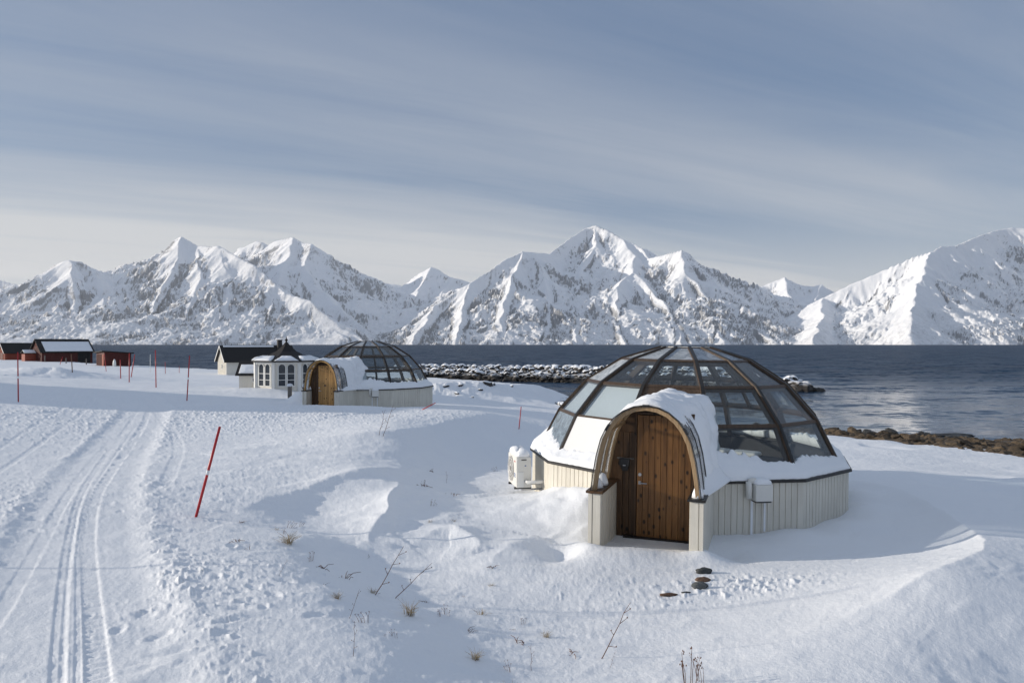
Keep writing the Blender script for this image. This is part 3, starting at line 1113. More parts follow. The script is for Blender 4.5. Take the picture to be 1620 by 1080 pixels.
MT['centre'] = [
 [(555,530,6300),(600,527,6200),(640,512,6200),(690,480,6300),(745,446,6500),(780,425,6700),(800,409,6850),(826,396,7000),(842,398,7100),(868,401,7500),(886,388,7800),(906,373,8000),(930,358,8200),(945,355,8200),(960,361,8100),(985,377,7900),(1000,384,7800),(1015,392,7600),(1026,408,7400),(1040,405,7250),(1060,398,7150),(1080,394,7100),(1092,399,7100),(1108,425,7200),(1140,434,7400),(1180,450,7600),(1210,468,7600),(1240,486,7300),(1275,512,6600),(1290,530,6200)],
 [(826,396,7000),(815,430,6600),(800,470,6100),(790,541,5200)],
 [(842,398,7100),(862,435,6700),(870,480,6100),(860,541,5200)],
 [(745,446,6500),(735,480,6100),(720,541,5200)],
 [(690,480,6300),(670,510,5800),(650,541,5300)],
 [(945,355,8200),(940,390,7800),(915,430,7200),(905,470,6500),(915,541,5200)],
 [(985,377,7900),(1005,405,7400),(1000,428,6950),(1030,455,6500),(1060,495,6000),(1080,541,5200)],
 [(1000,428,6950),(975,455,6500),(975,500,5900),(985,541,5200)],
 [(1080,394,7100),(1085,430,6750),(1120,470,6300),(1170,505,5900),(1230,541,5300)],
 [(1060,495,6000),(1040,520,5600),(1030,541,5200)],
 [(1120,470,6300),(1130,510,5800),(1140,541,5200)],
]
MT['gap_right'] = [
 [(1150,470,11500),(1190,458,11500),(1205,451,11500),(1222,443,11500),(1240,436,11500),(1262,446,11500),(1285,450,11500),(1298,447,11500),(1325,462,11500),(1400,475,11500)],
 [(1240,436,11500),(1250,465,10600),(1262,495,9300)],[(1298,447,11500),(1290,475,10600)],[(1205,451,11500),(1200,480,10600)],
]
MT['right'] = [
 [(1225,520,6700),(1245,500,6600),(1265,489,6500),(1300,470,6500),(1350,446,6500),(1400,425,6500),(1450,404,6450),(1475,398,6400),(1490,389,6500),(1512,389,6600),(1540,375,6750),(1570,365,6900),(1592,361,7000),(1612,360,7000),(1640,362,7000),(1720,348,7000),(1820,365,7000),(1950,390,7000)],
 [(1475,398,6400),(1462,430,5900),(1450,470,5350),(1440,541,4500)],
 [(1300,470,6500),(1300,500,5800),(1285,541,4900)],
 [(1720,348,7000),(1740,430,6000),(1740,541,4500)],
]
build_mountain(MT['left'], -260, 700, 1.5, 5150, 10200, 330, 100, 5350, .82, 1.1, .06, (0, 1, 3))
build_mountain(MT['gap'], 530, 830, 1.7, 6800, 13200, 190, 200, 6500, .85, 1.2, -.1, (0, 1))
build_mountain(MT['centre'], 540, 1310, 1.5, 4950, 9000, 330, 300, 5100, .80, 1.1, -.10)
build_mountain(MT['gap_right'], 1130, 1420, 1.7, 8200, 12600, 150, 400, 7800, .85, 1.2, .0)
build_mountain(MT['right'], 1215, 1960, 1.5, 4250, 7800, 310, 500, 4400, .80, 1.0, -.26)


def build_haze():
    """thin winter air between here and the far shore"""
    m = bpy.data.materials.new("haze")
    m.use_nodes = True
    t = NT(m.node_tree)
    t.n.clear()
    out = t.new('ShaderNodeOutputMaterial')
    v = t.new('ShaderNodeVolumePrincipled')
    v.inputs['Color'].default_value = (.93, .96, 1.0, 1)
    v.inputs['Density'].default_value = 2.4e-5
    v.inputs['Anisotropy'].default_value = .2
    t.link(v.outputs[0], out.inputs['Volume'])
    b = MB()
    b.box((0, 0, 846), (34000, 34000, 1708))
    o = b.build("haze", m)
    tag(o, "thin pale winter haze over the fjord", "haze", kind='stuff')


build_haze()
# ------------------------------------------------------------------ glass igloos
RINGS = [(.506, 3.016), (1.296, 2.775), (2.01, 2.326), (2.565, 1.70), (2.92, 1.0)]
WALL_R, WALL_Z = 3.13, .865
NP = 12


def rp(r, a, z):
    return Vector((r * math.sin(a), -r * math.cos(a), z))


def ra(k):
    return R(15 + 30 * k)


def boards(p, q, n, gap=.014, deep=.013):
    """plan polyline from p to q with narrow grooves between n boards; outward = right of travel"""
    p, q = Vector(p), Vector(q)
    d = q - p
    u = d.normalized()
    inn = Vector((-u.y, u.x))
    L = d.length / n
    line = []
    for i in range(n):
        a, b = i * L, (i + 1) * L
        line += [p + u * (a + gap / 2), p + u * (b - gap / 2)]
        if i < n - 1:
            line += [p + u * (b - gap / 2) + inn * deep, p + u * (b + gap / 2) + inn * deep]
    return [p] + line + [q]


ARCH = [(-.775, .93), (-.745, 1.18), (-.70, 1.45), (-.635, 1.70), (-.555, 1.87), (-.45, 2.01), (-.32, 2.115), (-.17, 2.18), (0, 2.205),
        (.17, 2.18), (.32, 2.115), (.45, 2.01), (.555, 1.87), (.635, 1.70), (.70, 1.45), (.745, 1.18), (.775, .93)]


def arch_norm(i):
    a = Vector(ARCH[max(i - 1, 0)])
    b = Vector(ARCH[min(i + 1, len(ARCH) - 1)])
    t = (b - a).normalized()
    return Vector((-t.y, t.x))


def dome_r(z):
    """apothem of the glass at height z"""
    for (r0, z0), (r1, z1) in zip(RINGS[:-1], RINGS[1:]):
        if z1 <= z <= z0:
            return (r0 + (r1 - r0) * (z0 - z) / (z0 - z1)) * math.cos(R(15))
    return (RINGS[-1][0] if z < 1.0 else RINGS[0][0]) * math.cos(R(15))


def make_igloo(label, loc, rz, near=True):
    root = thing("glass_igloo", label, "glass igloo", loc, rz, "glass dome igloos by the shore")
    seed = 0 if near else 40
    # --- cladding (the porch takes the place of one side)
    w = MB()
    for k in range(0, NP - 1):
        a, b = rp(WALL_R, ra(k), 0), rp(WALL_R, ra(k + 1), 0)
        w.strip(boards(a.to_2d(), b.to_2d(), 15), -.75, WALL_Z)
    w.build("wall", M['cream'], root)
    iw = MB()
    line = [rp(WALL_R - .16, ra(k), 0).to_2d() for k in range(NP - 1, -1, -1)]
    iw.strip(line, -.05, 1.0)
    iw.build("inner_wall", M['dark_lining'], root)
    fl = MB()
    fl.prism([rp(2.96, ra(k), 0).to_2d() for k in range(NP)], -.06, .0)
    fl.build("floor", M['floor'], root)
    cp = MB()
    prof = [(3.185, .835), (3.185, .875), (2.93, .985), (2.87, .985), (2.87, .93), (3.13, .868), (3.16, .835)]
    cp.loft([[rp(r, ra(k), z) for r, z in prof] for k in range(0, NP)])
    cp.build("coping", M['flash'], root)
    # --- ribs, ring beams, panes
    for k in range(NP):
        a = ra(k)
        pts = [rp(r, a, z) for r, z in RINGS]
        pts[-1] = rp(2.935, a, .97)
        outs = [Vector((math.sin(a) * .35, -math.cos(a) * .35, .94)), Vector((math.sin(a) * .45, -math.cos(a) * .45, .9)), Vector((math.sin(a) * .65, -math.cos(a) * .65, .75)), Vector((math.sin(a) * .82, -math.cos(a) * .82, .55)), Vector((math.sin(a) * .9, -math.cos(a) * .9, .42))]
        b = MB()
        b.beam([p + o.normalized() * .035 for p, o in zip(pts, outs)], outs, .085, .15)
        rb = b.build("rib", M['rib'], root, bevel=.008)
        c = MB()
        c.beam([p + o.normalized() * .044 for p, o in zip(pts, outs)], outs, .06, .008)
        c.build("cover_strip", M['flash'], rb)
    for j, (r, z) in enumerate(RINGS[:4]):
        b = MB()
        for k in range(NP):
            if k == NP - 1 and j == 3:
                continue
            p, q = rp(r, ra(k), z), rp(r, ra(k + 1), z)
            m = R(30 * (k + 1))
            up = [.95, .85, .68, .52][j]
            o = Vector((math.sin(m) * math.sqrt(1 - up * up), -math.cos(m) * math.sqrt(1 - up * up), up))
            u = (q - p).normalized() * .045
            b.beam([p + u + o * .018, q - u + o * .018], [o, o], .065, .11)
        b.build("ring_beam", M['rib'], root)
    cap = MB()
    cap.prism([rp(.50, ra(k), 0).to_2d() for k in range(NP)], 3.02, 3.045)
    cap.build("roof_cap", M['offwhite'], root)

    special = {(-2, 2): 'blind', (-2, 3): 'white', (-3, 2): 'blind', (-3, 3): 'rime', (-3, 1): 'frost'} if near else {(-3, 3): 'rime'}
    for k in range(-6, 6):
        for j in range(4):
            if k == -1 and j == 3:
                continue
            r0, z0 = RINGS[j]
            r1, z1 = RINGS[j + 1]
            q = [rp(r0, ra(k), z0), rp(r0, ra(k + 1), z0), rp(r1, ra(k + 1), z1), rp(r1, ra(k), z1)]
            n = (q[1] - q[0]).cross(q[3] - q[0]).normalized()
            if n.z < 0:
                n = -n
            c = sum(q, Vector()) / 4
            q = [p + (c - p).normalized() * .02 for p in q]
            sp = special.get((k, j))
            if k == -1 and j == 2:
                b = MB().loft([[p + n * .012 for p in q], [p - n * .03 for p in q]])
                b.build("gable_panel", M['rib'], root)
                continue
            b = MB().loft([[p + n * .012 for p in q], [p + n * .003 for p in q]])
            mat = M['glass_frost'] if j == 0 else M['glass']
            if sp in ('frost',):
                mat = M['glass_frost']
            if sp == 'rime':
                mat = M['glass_rime']
            b.build("glass_panel", mat, root)
            if sp in ('blind', 'white'):
                off = .05
                b = MB().loft([[p - n * off for p in q], [p - n * (off + .012) for p in q]])
                if sp == 'white':
                    b = MB().loft([[p + n * .022 for p in q], [p + n * .014 for p in q]])
                bl = b.build("blind", M['blind'] if sp == 'blind' else M['blind_white'], root)
                if sp == 'white':
                    bl['label'] = "white sunlit panel beside the porch"
    # opening sashes with crossbars in the wide panes towards the sea
    for k in (0, 2, 4, -5):
        for j in (1, 2):
            r0, z0 = RINGS[j]
            r1, z1 = RINGS[j + 1]
            f = .5
            p0 = (rp(r0, ra(k), z0) * (1 - f) + rp(r0, ra(k + 1), z0) * f)
            p1 = (rp(r1, ra(k), z1) * (1 - f) + rp(r1, ra(k + 1), z1) * f)
            m = R(30 * (k + 1))
            o = Vector((math.sin(m) * .7, -math.cos(m) * .7, .7))
            if k in (4, -5):
                MB().beam([p0 - o * .02, p1 - o * .02], [o, o], .05, .07).build("mullion", M['rib'], root)
    # --- porch
    D0, D1, DD = 3.03, 4.79, (3.69 if near else 4.35)
    for s in (-1, 1):
        pw = MB()
        xo, xi = .83 * s, .635 * s
        if s < 0:
            outl = boards((xo, -D0), (xo, -D1 + .02), 14) + [Vector((xo, -D1)), Vector((xi, -D1))] + boards((xi, -D1 + .02), (xi, -D0), 11)
        else:
            outl = boards((xi, -D0), (xi, -D1 + .02), 11) + [Vector((xi, -D1)), Vector((xo, -D1))] + boards((xo, -D1 + .02), (xo, -D0), 14)
        pw.prism([tuple(p) for p in outl], -.75, .90)
        # corner boards standing slightly proud of the end
        pw.box((xo - s * .030, -D1 - .010, .07), (.056, .020, 1.64))
        pw.box((xo - s * .128, -D1 - .008, .07), (.112, .016, 1.64))
        po = pw.build("porch_wall", M['cream'], root)
        c = MB()
        c.box(((xo + xi) / 2, -(D0 + D1) / 2 - .02, .918), (.25, D1 - D0 + .07, .036))
        c.build("sill", M['flash'] if s > 0 or not near else M['porch_back'], po)
    hoopm = M['glulam'] if near else M['glulam_new']
    for n_, d in enumerate((4.745, 4.28, 3.80) if near else (4.745, 4.40, 3.95)):
        b = MB()
        pts = [Vector((x, -d, z)) for x, z in ARCH]
        outs = [Vector((arch_norm(i).x, 0, arch_norm(i).y)) for i in range(len(ARCH))]
        b.beam(pts, outs, .07 if n_ == 0 else .05, .058 if n_ == 0 else .045)
        hb = b.build("arch_rib", hoopm, root, bevel=.006)
        if n_ == 0:
            for i in (4, 8, 12):
                x, z = ARCH[i]
                nn = arch_norm(i)
                th = math.atan2(nn.x, nn.y)
                br = MB()
                br.box((0, 0, 0), (.10, .09, .035), 0, Matrix.Translation((x + nn.x * .01, -d - .006, z + nn.y * .01)) @ Matrix.Rotation(th, 4, 'Y'))
                br.build("bracket", M['dark_metal'], hb)
    for i in (4, 12):
        x, z = ARCH[i]
        nn = arch_norm(i)
        MB().box((x - nn.x * .035, -4.2, z - nn.y * .035), (.045, 1.0, .05)).build("purlin", hoopm, root)
    # clear sheet over the hoops
    n = len(ARCH)
    V, F = [], []
    dd = [3.66, 4.0, 4.4, 4.80]
    for sft in (.008, .016):
        for d in dd:
            for i, (x, z) in enumerate(ARCH):
                nn = arch_norm(i)
                V.append((x + nn.x * sft, -d, z + nn.y * sft))
    for L in (0, 1):
        for r_ in range(len(dd) - 1):
            for i in range(n - 1):
                a = L * n * len(dd) + r_ * n + i
                F.append((a, a + 1, a + n + 1, a + n) if L else (a + n, a + n + 1, a + 1, a))
    MB().add(V, F).build("porch_cover", M['glass_porch'], root, smooth=True)
    for d in (4.80, 4.30, 3.86):
        b = MB()
        pts = [Vector((x + arch_norm(i).x * .026, -d, z + arch_norm(i).y * .026)) for i, (x, z) in enumerate(ARCH)]
        outs = [Vector((arch_norm(i).x, 0, arch_norm(i).y)) for i in range(n)]
        b.beam(pts, outs, .035, .0095)
        b.build("edge_strip", M['flash'], root)
    # boarded roof of the porch between door and glass
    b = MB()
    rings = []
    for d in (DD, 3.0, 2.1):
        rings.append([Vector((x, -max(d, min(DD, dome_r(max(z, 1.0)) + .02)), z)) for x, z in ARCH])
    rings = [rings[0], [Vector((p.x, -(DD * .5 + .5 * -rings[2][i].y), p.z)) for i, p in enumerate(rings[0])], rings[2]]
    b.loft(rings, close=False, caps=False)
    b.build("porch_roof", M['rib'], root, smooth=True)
    # back wall with the door
    bw = MB()
    outl = [(x * .985, z - .02) for x, z in ARCH]
    fr = [Vector((x, -DD, z)) for x, z in [(-.635, 0.0)] + [(max(-.775, x), z) for x, z in outl] + [(.635, 0.0)]]
    bk = [p + Vector((0, .05, 0)) for p in fr]
    nb = len(fr)
    bw.add(fr + bk, [tuple(range(nb)), tuple(range(2 * nb - 1, nb - 1, -1))])
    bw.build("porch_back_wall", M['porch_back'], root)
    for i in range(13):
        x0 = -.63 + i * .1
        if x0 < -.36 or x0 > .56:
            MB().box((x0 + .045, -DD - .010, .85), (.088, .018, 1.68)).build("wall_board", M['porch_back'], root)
    dr = MB()
    dm = M['door'] if near else M['door_sunlit']
    dx0, dx1 = -.305, .537
    if not near:
        dx0, dx1 = -.30, .54
    nb = 9
    bwid = (dx1 - dx0) / nb
    for i in range(nb):
        dr.box((dx0 + (i + .5) * bwid, -DD - .035, 1.01), (bwid - .006, .03, 1.93))
    dr.box(((dx0 + dx1) / 2, -DD - .018, 1.01), (dx1 - dx0 - .01, .012, 1.93))
    door = dr.build("door", dm, root, bevel=.002)
    fm = MB()
    fm.box((dx0 - .025, -DD - .03, 1.0), (.036, .05, 1.98))
    fm.box((dx1 + .025, -DD - .03, 1.0), (.036, .05, 1.98))
    fm.box(((dx0 + dx1) / 2, -DD - .03, 2.005), (dx1 - dx0 + .09, .05, .035))
    fm.build("door_frame", M['porch_back'], root)
    th = MB().box((.08, -DD - .05, .025), (1.16, .16, .05))
    th.build("threshold", M['flash'], root)
    h = MB()
    h.tube([(dx0 + .05, -DD - .05, .90), (dx0 + .05, -DD - .10, .90), (dx0 + .17, -DD - .10, .90)], .011, 8)
    h.box((dx0 + .05, -DD - .054, .90), (.04, .008, .05))
    h.build("handle", M['metal'], door, smooth=False)
    lk = MB().tube([(dx0 + .05, -DD - .05, 1.03), (dx0 + .05, -DD - .062, 1.03)], .026, 12)
    lk.build("lock", M['metal'], door)
    hg = MB()
    hg.tube([(dx1 - .005, -DD - .06, .30), (dx1 - .005, -DD - .06, .40)], .012, 8)
    hg.build("hinge", M['metal'], door)
    if near:
        kb = MB()
        kb.box((-.50, -DD - .055, 1.22), (.16, .07, .10))
        kb.loft([[(-.575, -DD - .02, 1.17), (-.425, -DD - .02, 1.17), (-.425, -DD - .09, 1.17), (-.575, -DD - .09, 1.17)],
                 [(-.55, -DD - .02, 1.09), (-.45, -DD - .02, 1.09), (-.46, -DD - .06, 1.07), (-.54, -DD - .06, 1.07)]])
        kbo = kb.build("wall_lantern", M['dark_metal'], root, bevel=.006)
        MB().box((-.50, -DD - .0945, 1.165), (.045, .006, .016)).build("plate", M['metal'], kbo)
        hk = MB()
        hk.tube([(-.63, -DD - .03, 1.27), (-.36, -DD - .03, 1.27)], .012, 6)
        for x in (-.60, -.52, -.44, -.38):
            hk.tube([(x, -DD - .03, 1.27), (x, -DD - .07, 1.265)], .008, 6)
        hk.build("hook_rail", M['grey_wood'], root)
        MB().box((.16, -DD - .028, 2.075), (.14, .012, .055)).build("number_plate", M['offwhite'], root)
    else:
        MB().box((.02, -DD - .058, 1.13), (.09, .02, .05)).build("knocker", M['dark_metal'], door)
    # --- vent box on the wall to the right of the porch
    a = R(33)
    tm = Matrix.Rotation(R(30), 4, 'Z')
    vb = MB()
    ap = WALL_R * math.cos(R(15))
    yy = -ap
    vb.box((.0, yy - .105, .70), (.30, .19, .27), 0, tm)
    vo = vb.build("vent_box", M['offwhite'], root, bevel=.012)
    MB().box((.0, yy - .10, .553), (.26, .17, .022), 0, tm).build("outlet", M['dark_metal'], vo)
    vp = MB()
    vp.tube([tm @ Vector((-.215, yy - .07, .88)), tm @ Vector((-.215, yy - .085, .80)), tm @ Vector((-.215, yy - .085, .60))], [.05, .055, .05], 10)
    vp.tube([tm @ Vector((-.215, yy - .07, .87)), tm @ Vector((-.12, yy - .07, .89)), tm @ Vector((0, yy - .07, .86))], [.05, .05, .04], 10)
    vp.build("duct", M['offwhite'], vo, smooth=True)
    dp = MB()
    dp.box((-.12, yy - .006, .2), (.035, .012, .70), 0, tm)
    dp.box((.11, yy - .006, .28), (.03, .012, .5), 0, tm)
    dp.build("drip_ice", M['snow_cap'], vo)

    # --- snow: on the ledge, heaped against the panes
    rs = np.random.RandomState(11 + seed)
    aa = np.arange(16.5, 343.6, .75)
    us = np.linspace(0, 1, 15)
    V, F = [], []
    for ai in aa:
        q = R(ai)
        kloc = ((ai + 15) % 30) - 15
        cf = math.cos(R(15)) / math.cos(R(kloc))      # polygon instead of circle
        big = 0.5 + 0.5 * float(fbm(np.array([ai / 22.]), np.array([2.0 + seed]), 3, seed=2)[0]) * 1.6
        big = max(.08, big)
        if near:
            lump = math.exp(-((ai - 283) / 26.0) ** 2) * .9 + math.exp(-((ai - 22) / 9.) ** 2) * .8
        else:
            lump = math.exp(-((ai - 22) / 16.) ** 2) * 1.2 + .2
        top = .06 + .13 * big + .15 * lump
        sp = abs(float(pn(np.array([ai / 2.6]), np.array([.5 + seed]))[0])) ** 1.0
        top *= .62 + .85 * sp + .3
        th = .045 + .05 * big + .10 * lump
        r_out = 3.155 + .012 * float(pn(np.array([ai / 1.7]), np.array([1.5]))[0]) + .03 * lump
        # section from the outer lip, over the back, to the top on the glass, then back underneath
        z_t = 1.0 + top
        # glass radius at z_t
        rg = (2.92 - (z_t - 1.0) * (2.92 - 2.565) / .70)
        sec = []
        for u in us:
            rr_ = r_out + (rg + .02 - r_out) * u
            zb = .885 + (1.0 - .885) * min(1, (3.185 - rr_) / .265)
            zz_ = zb + th * math.sin(min(1, u / .28) * math.pi / 2) * (1 - u) + (z_t - 1.0) * u ** 1.7
            zz_ += .012 * float(pn(np.array([ai / 2.2]), np.array([u * 4 + seed]))[0])
            sec.append((rr_ * cf, zz_))
        sec.append((rg * cf - .03, z_t - .02))
        sec.append((2.90 * cf, .98))
        sec.append((r_out * cf - .005, .872))
        V += [tuple(rp(r_, q, z_)) for r_, z_ in sec]
    m_ = len(us) + 3
    for i in range(len(aa) - 1):
        for j in range(m_):
            j2 = (j + 1) % m_
            F.append((i * m_ + j, (i + 1) * m_ + j, (i + 1) * m_ + j2, i * m_ + j2))
    F.append(tuple(range(m_)))
    F.append(tuple(range(len(aa) * m_ - 1, (len(aa) - 1) * m_ - 1, -1)))
    MB().add(V, F).build("ledge_snow", M['snow_cap'], root, smooth=True)

    # --- snow lying over the porch and filling the corner behind it
    A_ = np.array(ARCH)
    seglen = np.concatenate([[0], np.cumsum(np.hypot(*np.diff(A_, axis=0).T))])
    ss = np.linspace(0, seglen[-1], 70)
    ax_ = np.interp(ss, seglen, A_[:, 0])
    az_ = np.interp(ss, seglen, A_[:, 1])
    tx = np.gradient(ax_)
    tz = np.gradient(az_)
    ln = np.hypot(tx, tz)
    nx, nz = -tz / ln, tx / ln
    fr_ = ss / seglen[-1]           # 0 left foot .. 1 right foot
    ds = np.linspace(2.2, 4.79, 64)
    top_ = np.zeros((len(ds), len(ss), 3))
    keep = np.zeros((len(ds), len(ss)), bool)
    for i, d in enumerate(ds):
        e = (4.79 - d) / 2.59        # 0 front .. 1 back
        t = .085 * np.exp(-((fr_ - .50) / (.135 + .07 * e)) ** 2) * (0.55 + .45 * min(1, (4.79 - d) / .12))
        if near:
            right = sstep(.54, .64, fr_) * sstep(3.95, 3.55, np.full_like(fr_, d)) * (.05 + .09 * e)
            left = sstep(.44, .34, fr_) * .06 * sstep(3.7, 3.2, np.full_like(fr_, d))
        else:
            right = sstep(.54, .64, fr_) * sstep(3.95, 3.5, np.full_like(fr_, d)) * (.10 + .12 * e)
            left = sstep(.44, .34, fr_) * .05 * sstep(3.7, 3.2, np.full_like(fr_, d))
        t = t + right + left
        t = t * (1 + .85 * fbm(ss * 2.4, np.full_like(ss, d * 2.4 + seed), 4, .55, seed=5))
        t = t - .022 + .012 * fbm(ss * 9, np.full_like(ss, d * 9 + seed), 3, seed=6)
        keep[i] = t > 0.0
        t = np.maximum(t, 0) + .019
        top_[i, :, 0] = ax_ + nx * t
        top_[i, :, 1] = -d
        top_[i, :, 2] = az_ + nz * t
    bot = np.zeros_like(top_)
    bot[:, :, 0] = ax_ + nx * .018
    bot[:, :, 2] = az_ + nz * .018
    bot[:, :, 1] = -ds[:, None]
    # front edge of the snow is rounded off
    top_[-1, :, 1] += .03
    V = np.concatenate([top_.reshape(-1, 3), bot.reshape(-1, 3)])
    F = grid_faces(len(ds), len(ss))
    kq = keep.ravel()[F].any(1)
    F1 = F[kq]
    N_ = len(ds) * len(ss)
    F2 = F1[:, ::-1] + N_
    # close the boundary
    ed = {}
    for f in F1:
        for x, y in zip(f, np.roll(f, -1)):
            ed[(x, y)] = 1
    side = [(y, x, x + N_, y + N_) for (x, y) in ed if (y, x) not in ed]
    F = np.concatenate([F1, F2, np.array(side).reshape(-1, 4)])
    me = grid_mesh("porch_snow", V, F, M['snow_cap'])
    link_mesh("porch_snow", me, root)
    # corner drift between porch and ledge on the right
    dm_ = MB()
    rings = []
    for i, d in enumerate(np.linspace(2.95, 4.45, 24)):
        e = (d - 2.95) / 1.5
        hgt_ = ((.55 if near else .40) * (1 - e) ** 1.3 + .02) * (1 + .25 * float(fbm(np.array([d * 4]), np.array([.3 + seed]), 3, seed=8)[0]))
        wid = .30 * (1 - e) ** .9 + .03
        base = .93
        ring = []
        for u in np.linspace(0, 1, 9):
            zz_ = base + hgt_ * (1 - u) ** 1.5 + .03 * (1 - u)
            xx = np.interp(zz_, A_[:9, 1], -A_[:9, 0]) if u == 0 else None
            x0 = .80 - .13 * hgt_
            ring.append(Vector((x0 - .03 + (wid + .06) * u, -d, zz_)))
        ring.append(Vector((.80 + wid * .9, -d, base - .03 if d > 3.05 else .9)))
        ring.append(Vector((.74, -d, base - .01)))
        rings.append(ring)
    dm_.loft(rings)
    dm_.build("corner_snow", M['snow_cap'], root, smooth=True)
    for (x, y, s_) in ((-.735, -4.55, .07), (-.73, -4.30, .09), (.735, -4.68, .085)):
        lump = MB()
        lump.loft([[(x + s_ * math.cos(q) * f, y + 1.3 * s_ * math.sin(q) * f, .937 + h_ * s_ * 2.0) for q in [2 * math.pi * i / 9 for i in range(9)]] for f, h_ in ((1, 0), (.9, .35), (.6, .75), (.2, 1.0))])
        lump.build("sill_snow", M['snow_cap'], root, smooth=True)
    vs = MB()
    rings = []
    for f, h_ in ((1, 0), (1.02, .02), (.92, .055), (.6, .085), (.2, .09)):
        rings.append([tm @ Vector((.0 + .15 * f * math.copysign(abs(math.cos(q)) ** .5, math.cos(q)), yy - .10 + .095 * f * math.copysign(abs(math.sin(q)) ** .5, math.sin(q)), .838 + h_)) for q in [2 * math.pi * i / 20 for i in range(20)]])
    vs.loft(rings)
    vs.build("vent_snow", M['snow_cap'], root, smooth=True)
    # --- bed inside
    bd = MB()
    bd.box((.9, .9, .24), (1.8, 2.0, .48), R(-20))
    bd.build("bed", M['interior'], root)
    mt = MB()
    mt.box((.9, .9, .57), (1.75, 1.95, .18), R(-20))
    mt.build("bedding", M['bedding'], root, bevel=.05)
    pl = MB()
    pl.box((1.15, 1.55, .70), (.6, .4, .10), R(-20))
    pl.box((.5, 1.75, .70), (.6, .4, .10), R(-20))
    pl.build("pillows", M['linen'], root, bevel=.045)
    return root


ig1 = make_igloo("nearest glass dome igloo, cream boarded base and arched porch with a dark knotty pine door", IG1, IG1_ROT, True)
ig2 = make_igloo("smaller looking glass dome igloo behind, beside the white pavilion, with a sunlit golden pine door", IG2, IG2_ROT, False)
ig1.rotation_euler = (R(0.1), R(0.8), IG1_ROT)


# ------------------------------------------------------------------ heat pump on the igloo wall
def heat_pump():
    a = R(-99) - IG1_ROT * 0
    c = Vector(IG1)
    n = Vector((math.sin(R(-101)), -math.cos(R(-101)), 0))
    p = Vector(W(829, 760, .22))
    p = Vector(((822 - 810) / FPX * 14.6, 14.6, .29))
    root = thing("heat_pump", "white outdoor heat pump unit with a snow cap beside the near igloo", "heat pump", p, R(-78))
    # local: front (fan) looks to -Y
    b = MB()
    b.box((0, 0, .30), (.78, .30, .60))
    cs = b.build("casing", M['offwhite'], root, bevel=.02)
    g = MB()
    for r_ in (.08, .14, .20, .25):
        pts = [(-.10 + r_ * math.cos(q), -.165, .31 + r_ * math.sin(q)) for q in [2 * math.pi * i / 24 for i in range(25)]]
        g.tube(pts, .006, 5)
    for i in range(12):
        q = math.pi * 2 * i / 12
        g.tube([(-.10 + .05 * math.cos(q), -.166, .31 + .05 * math.sin(q)), (-.10 + .26 * math.cos(q), -.166, .31 + .26 * math.sin(q))], .004, 4)
    g.build("fan_grille", M['white'], root)
    fh = MB()
    fh.tube([(-.10, -.1495, .31), (-.10, -.153, .31)], .245, 28)
    fh.build("fan_opening", M['grey_wood'], root)
    pc = MB()
    pc.box((.396, -.06, .16), (.014, .11, .30))
    pc.build("valve_cover", M['white'], cs)
    h = MB()
    h.box((.393, .0, .545), (.012, .10, .018))
    h.build("recessed_grip", M['dark_metal'], cs)
    st = MB()
    for i in range(3):
        st.box((.24 + .0 * i, -.1525, .20 + .03 * i), (.13, .005, .013))
    st.build("stripes", M['sign_blue'], cs)
    MB().box((.25, -.1525, .50), (.10, .005, .018)).build("red_mark", M['sign_red'], cs)
    MB().box((.392, .03, .43), (.006, .03, .02)).build("badge", M['sign_blue'], cs)
    for x in (-.27, .27):
        MB().box((x, -.0, -.02), (.05, .34, .04)).build("foot_rail", M['dark_metal'], root)
        br = MB()
        br.box((x, .24, -.055), (.04, .52, .03))
        br.box((x, .485, -.22), (.04, .03, .36))
        br.build("bracket", M['metal'], root)
    pp = MB()
    pp.tube([(.39, .04, .13), (.47, .05, .12), (.47, .3, .12), (.42, .55, .12)], .035, 8)
    pp.build("pipe", M['white'], root, smooth=True)
    sn = MB()
    rings = []
    for f, h_ in ((1.0, 0), (1.02, .03), (.95, .075), (.7, .11), (.3, .125)):
        rings.append([(.39 * f * math.copysign(abs(math.cos(q)) ** .45, math.cos(q)) - .01, .15 * f * math.copysign(abs(math.sin(q)) ** .45, math.sin(q)), .602 + h_ * (1 + .25 * math.sin(q * 3 + 1))) for q in [2 * math.pi * i / 28 for i in range(28)]])
    sn.loft(rings)
    sn.build("snow_cap", M['snow_cap'], root, smooth=True)


heat_pump()
